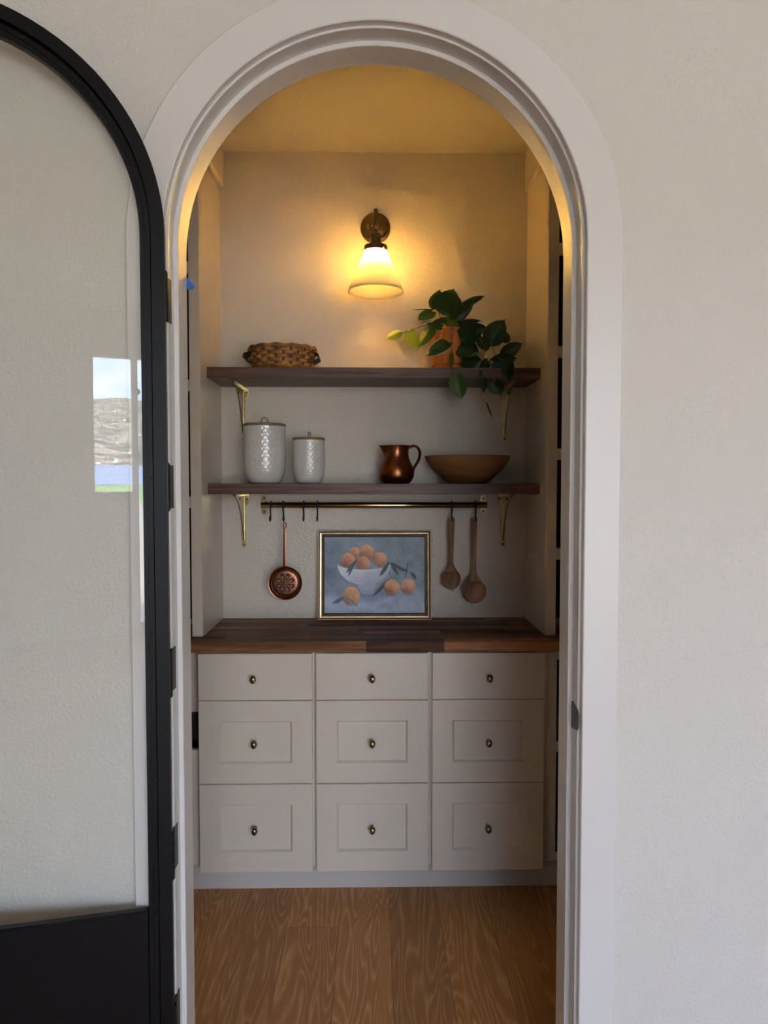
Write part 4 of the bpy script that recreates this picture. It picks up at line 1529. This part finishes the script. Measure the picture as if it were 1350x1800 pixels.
LV = [  # base, tip, width, material, depth of base, depth of tip, facing
    ((560, 170), (600, 345), 205, 'leaf_dark', 2.70, 2.665, (0.1, -1, 0.5)),
    ((520, 150), (440, 285), 130, 'leaf_dark', 2.72, 2.68, (-0.4, -1, 0.5)),
    ((585, 215), (622, 116), 120, 'leaf_mid', 2.75, 2.77, (0.1, -1, 0.3)),
    ((690, 245), (862, 165), 85, 'leaf_dark', 2.73, 2.70, (0.2, -0.8, 0.7)),
    ((700, 270), (780, 235), 50, 'leaf_dark', 2.71, 2.70, (0.2, -0.5, 1)),
    ((445, 285), (283, 277), 34, 'leaf_dark', 2.71, 2.67, (0, -0.5, 1)),
    ((448, 300), (336, 362), 88, 'leaf_mid', 2.70, 2.66, (-0.2, -1, 0.4)),
    ((430, 376), (352, 388), 22, 'leaf_mid', 2.70, 2.67, (0, -0.5, 1)),
    ((600, 352), (430, 388), 72, 'leaf_dark', 2.69, 2.66, (0, -0.8, 0.8)),
    ((520, 425), (402, 396), 50, 'leaf_dark', 2.67, 2.65, (0, -1, 0.2)),
    ((570, 362), (692, 465), 78, 'leaf_mid', 2.68, 2.65, (0.3, -1, 0.4)),
    ((630, 360), (778, 238), 80, 'leaf_dark', 2.70, 2.68, (0.3, -0.9, 0.5)),
    ((650, 385), (842, 362), 70, 'leaf_dark', 2.69, 2.65, (0.1, -0.8, 0.7)),
    ((765, 400), (712, 568), 165, 'leaf_dark', 2.66, 2.63, (0.1, -1, 0.3)),
    ((715, 445), (888, 424), 105, 'leaf_dark', 2.675, 2.64, (0.1, -1, 0.4)),
    ((905, 535), (1026, 362), 150, 'leaf_dark', 2.67, 2.65, (0.1, -1, 0.2)),
    ((990, 470), (1062, 548), 100, 'leaf_dark', 2.69, 2.67, (0.3, -1, 0.2)),
    ((1012, 640), (1162, 548), 100, 'leaf_dark', 2.66, 2.63, (0.1, -1, 0.3)),
    ((935, 700), (1122, 664), 112, 'leaf_dark', 2.64, 2.61, (0, -1, 0.3)),
    ((1058, 705), (1042, 870), 98, 'leaf_dark', 2.612, 2.60, (0.2, -1, 0.0)),
    ((665, 570), (822, 625), 150, 'leaf_dark', 2.66, 2.63, (0.1, -1, 0.3)),
    ((850, 505), (880, 618), 100, 'leaf_dark', 2.67, 2.645, (0.1, -1, 0.2)),
    ((690, 690), (842, 688), 118, 'leaf_dark', 2.655, 2.625, (0.1, -1, 0.3)),
    ((888, 698), (828, 822), 72, 'leaf_dark', 2.635, 2.608, (0.4, -1, 0.1)),
    ((572, 535), (396, 648), 112, 'leaf_variegated', 2.66, 2.63, (-0.1, -1, 0.4)),
    ((440, 432), (344, 575), 92, 'leaf_mid', 2.69, 2.655, (-0.3, -1, 0.3)),
    ((272, 462), (340, 610), 112, 'leaf_light', 2.70, 2.675, (0.1, -1, 0.2)),
    ((192, 468), (84, 518), 74, 'leaf_light', 2.70, 2.68, (0, -1, 0.5)),
    ((606, 645), (604, 768), 42, 'leaf_mid', 2.63, 2.612, (0.6, -0.8, 0)),
    ((640, 818), (688, 996), 126, 'leaf_mid', 2.606, 2.598, (0.05, -1, 0.1)),
    ((940, 868), (1000, 965), 112, 'leaf_dark', 2.604, 2.596, (0.1, -1, 0.1)),
    ((862, 838), (862, 955), 52, 'leaf_dark', 2.602, 2.598, (0.5, -1, 0)),
    ((882, 1035), (926, 1148), 15, 'leaf_dark', 2.600, 2.598, (0.3, -1, 0)),
    ((600, 300), (690, 300), 150, 'leaf_dark', 2.72, 2.71, (0.2, -1, 0.6)),
    ((690, 520), (660, 610), 90, 'leaf_dark', 2.672, 2.66, (0.1, -1, 0.2)),
    ((640, 420), (520, 350), 80, 'leaf_mid', 2.73, 2.72, (-0.1, -1, 0.5)),
]
for (bx_, by_), (tx, ty), w, m, Y0, Y1, nrm in LV:
    leaf(zp(bx_, by_, Y0), zp(tx, ty, Y1), 1.18 * w / 4.5 * Y0 / F, m, nrm)
soil_p = Vector((base.x, YPOT, base.z + HP * 0.9))


def stem(pts, r=0.0016):
    obj('stem', tube(NB(), curve(pts, 18), r, 6), 'stem_green', plant)


stem([soil_p + Vector((-0.02, -0.02, 0)), zp(500, 400, 2.70), zp(345, 428, 2.70), zp(275, 460, 2.70), zp(190, 474, 2.70)], 0.0013)
stem([soil_p + Vector((0.03, -0.02, 0)), zp(760, 430, 2.67), zp(835, 475, 2.67), zp(905, 525, 2.67), zp(945, 645, 2.645), zp(1050, 712, 2.615)])
stem([soil_p + Vector((0.03, -0.03, 0)), zp(790, 470, 2.67), zp(858, 590, 2.66), zp(866, 695, 2.64), zp(930, 714, 2.64)])
stem([zp(866, 695, 2.64), zp(842, 800, 2.606), zp(835, 900, 2.601), zp(838, 990, 2.60), zp(882, 1035, 2.60)], 0.0011)
stem([soil_p + Vector((0, -0.04, 0)), zp(600, 520, 2.645), zp(606, 650, 2.63), zp(612, 770, 2.608), zp(640, 820, 2.606)], 0.0012)
stem([zp(930, 714, 2.64), zp(925, 790, 2.606), zp(940, 870, 2.604)], 0.0012)
stem([soil_p, zp(575, 300, 2.72), zp(560, 172, 2.70)])
stem([soil_p + Vector((0.02, 0, 0)), zp(650, 330, 2.74), zp(692, 245, 2.73)])
stem([soil_p + Vector((-0.02, 0, 0)), zp(500, 300, 2.73), zp(520, 155, 2.72)])

# ------------------------------------------------------------------ wall sconce
YL = 2.695
c = P(660, 402, YK)
sc_ = thing('wall_sconce', 'brass wall sconce with glowing white cone shade', 'wall lamp', (c.x, YK, c.z))
lx = c.x
obj('backplate', lathe(NB(), [(0.060, 0.0002), (0.060, 0.010), (0.058, 0.014), (0.050, 0.0165), (0.046, 0.022), (0.040, 0.025), (0.012, 0.026), (0.012, 0.0)], (lx, YK, c.z), 48, 'Y'), 'antique_brass', sc_)
for sx_ in (-1, 1):
    obj('plate_screw', lathe(NB(), [(0.0035, 0.02), (0.0035, 0.028), (0.002, 0.030), (0, 0.030)], (lx + sx_ * 0.036, YK, c.z - 0.004), 10, 'Y'), 'brass', sc_)
zt = P(660, 366, YL).z
zk = P(660, 397, YL).z
obj('arm', tube(NB(), [(lx, YK - 0.02, c.z), (lx, YK - 0.06, c.z), (lx, YL + 0.012, zk + 0.003), (lx, YL, zk)], 0.0068, 12), 'antique_brass', sc_)
kn = obj('knuckle', lathe(NB(), [(0, -0.014), (0.0085, -0.013), (0.011, -0.006), (0.011, 0.006), (0.0085, 0.013), (0, 0.014)], (lx, YL, zk + 0.002), 16), 'antique_brass', sc_)
tube(bm := NB(), [(lx, YL, zk), (lx - 0.020, YL - 0.006, zk - 0.004)], 0.003, 8)
lathe(bm, [(0, -0.009), (0.007, -0.007), (0.008, 0.0), (0.007, 0.007), (0, 0.009)], (lx - 0.027, YL - 0.008, zk - 0.006), 10, 'Z', sx=0.6)
obj('thumb_screw', bm, 'brass', kn)
zs_top = P(660, 440.5, YL).z
zs_bot = P(660, 513.5, YL).z
zsock = P(660, 411, YL).z
obj('rod', lathe(NB(), [(0, zt), (0.005, zt - 0.002), (0.0078, zt - 0.006), (0.0074, zt - 0.03), (0.0092, zt - 0.034), (0.0092, zt - 0.042), (0.006, zt - 0.046), (0.006, zsock)], (lx, YL, 0), 16), 'antique_brass', sc_)
sock = [(0.006, zsock + 0.004), (0.018, zsock + 0.001), (0.0225, zsock - 0.004)]
for k in range(4):
    z_ = zsock - 0.008 - k * 0.0075
    sock += [(0.0225, z_), (0.0205, z_ - 0.002), (0.0205, z_ - 0.0045), (0.0225, z_ - 0.006)]
sock += [(0.0225, zs_top + 0.02), (0.032, zs_top + 0.019), (0.0425, zs_top + 0.016), (0.0435, zs_top + 0.013), (0.0435, zs_top - 0.003), (0.042, zs_top - 0.003), (0.042, zs_top + 0.012), (0.01, zs_top + 0.014)]
obj('shade_holder', lathe(NB(), sock, (lx, YL, 0), 32), 'antique_brass', sc_)
for a in (math.pi * 1.02, math.pi * 0.36, -math.pi * 0.3):
    bm = tube(NB(), [(lx + 0.042 * math.cos(a), YL + 0.042 * math.sin(a), zs_top + 0.001), (lx + 0.052 * math.cos(a), YL + 0.052 * math.sin(a), zs_top + 0.001)], 0.0022, 8)
    obj('fitter_screw', bm, 'antique_brass', sc_)
RT, RB = 0.0425, 48.5 * YL / F
bm = NB()
hgt = zs_top - zs_bot
pf = [(0.040, zs_top + 0.008), (0.040, zs_top - 0.001), (RT + 0.0015, zs_top - 0.007)] + [(RT + 0.002 + (RB - RT - 0.002) * k / 10, zs_top - 0.008 - (hgt - 0.008) * k / 10) for k in range(1, 11)]
pin = [(r_ - 0.0035, z_) for r_, z_ in pf[::-1]]
lathe(bm, pf + [(RB - 0.0015, zs_bot - 0.001)] + pin, (lx, YL, 0), 64)
obj('shade', bm, 'opal_glass', sc_, smooth=0.8)
zb = zs_top - 0.026
obj('bulb', lathe(NB(), [(0.012, zs_top + 0.012), (0.013, zs_top + 0.004), (0.021, zb + 0.012), (0.0255, zb), (0.0255, zb - 0.006)], (lx, YL, 0), 24), 'bulb_glow', sc_)
bb = obj('bulb_light_block', lathe(NB(), [(0.0258, zb - 0.0058), (0.0262, zb - 0.008), (0.033, zb - 0.012), (0.033, zb - 0.0135), (0.025, zb - 0.022), (0.015, zb - 0.029), (0, zb - 0.032)], (lx, YL, 0), 24), 'light_block_silver', sc_)  # added unseen bowl, keeps direct bulb light off the wall
bb['label'] = 'added silver bowl blocking light below the bulb'
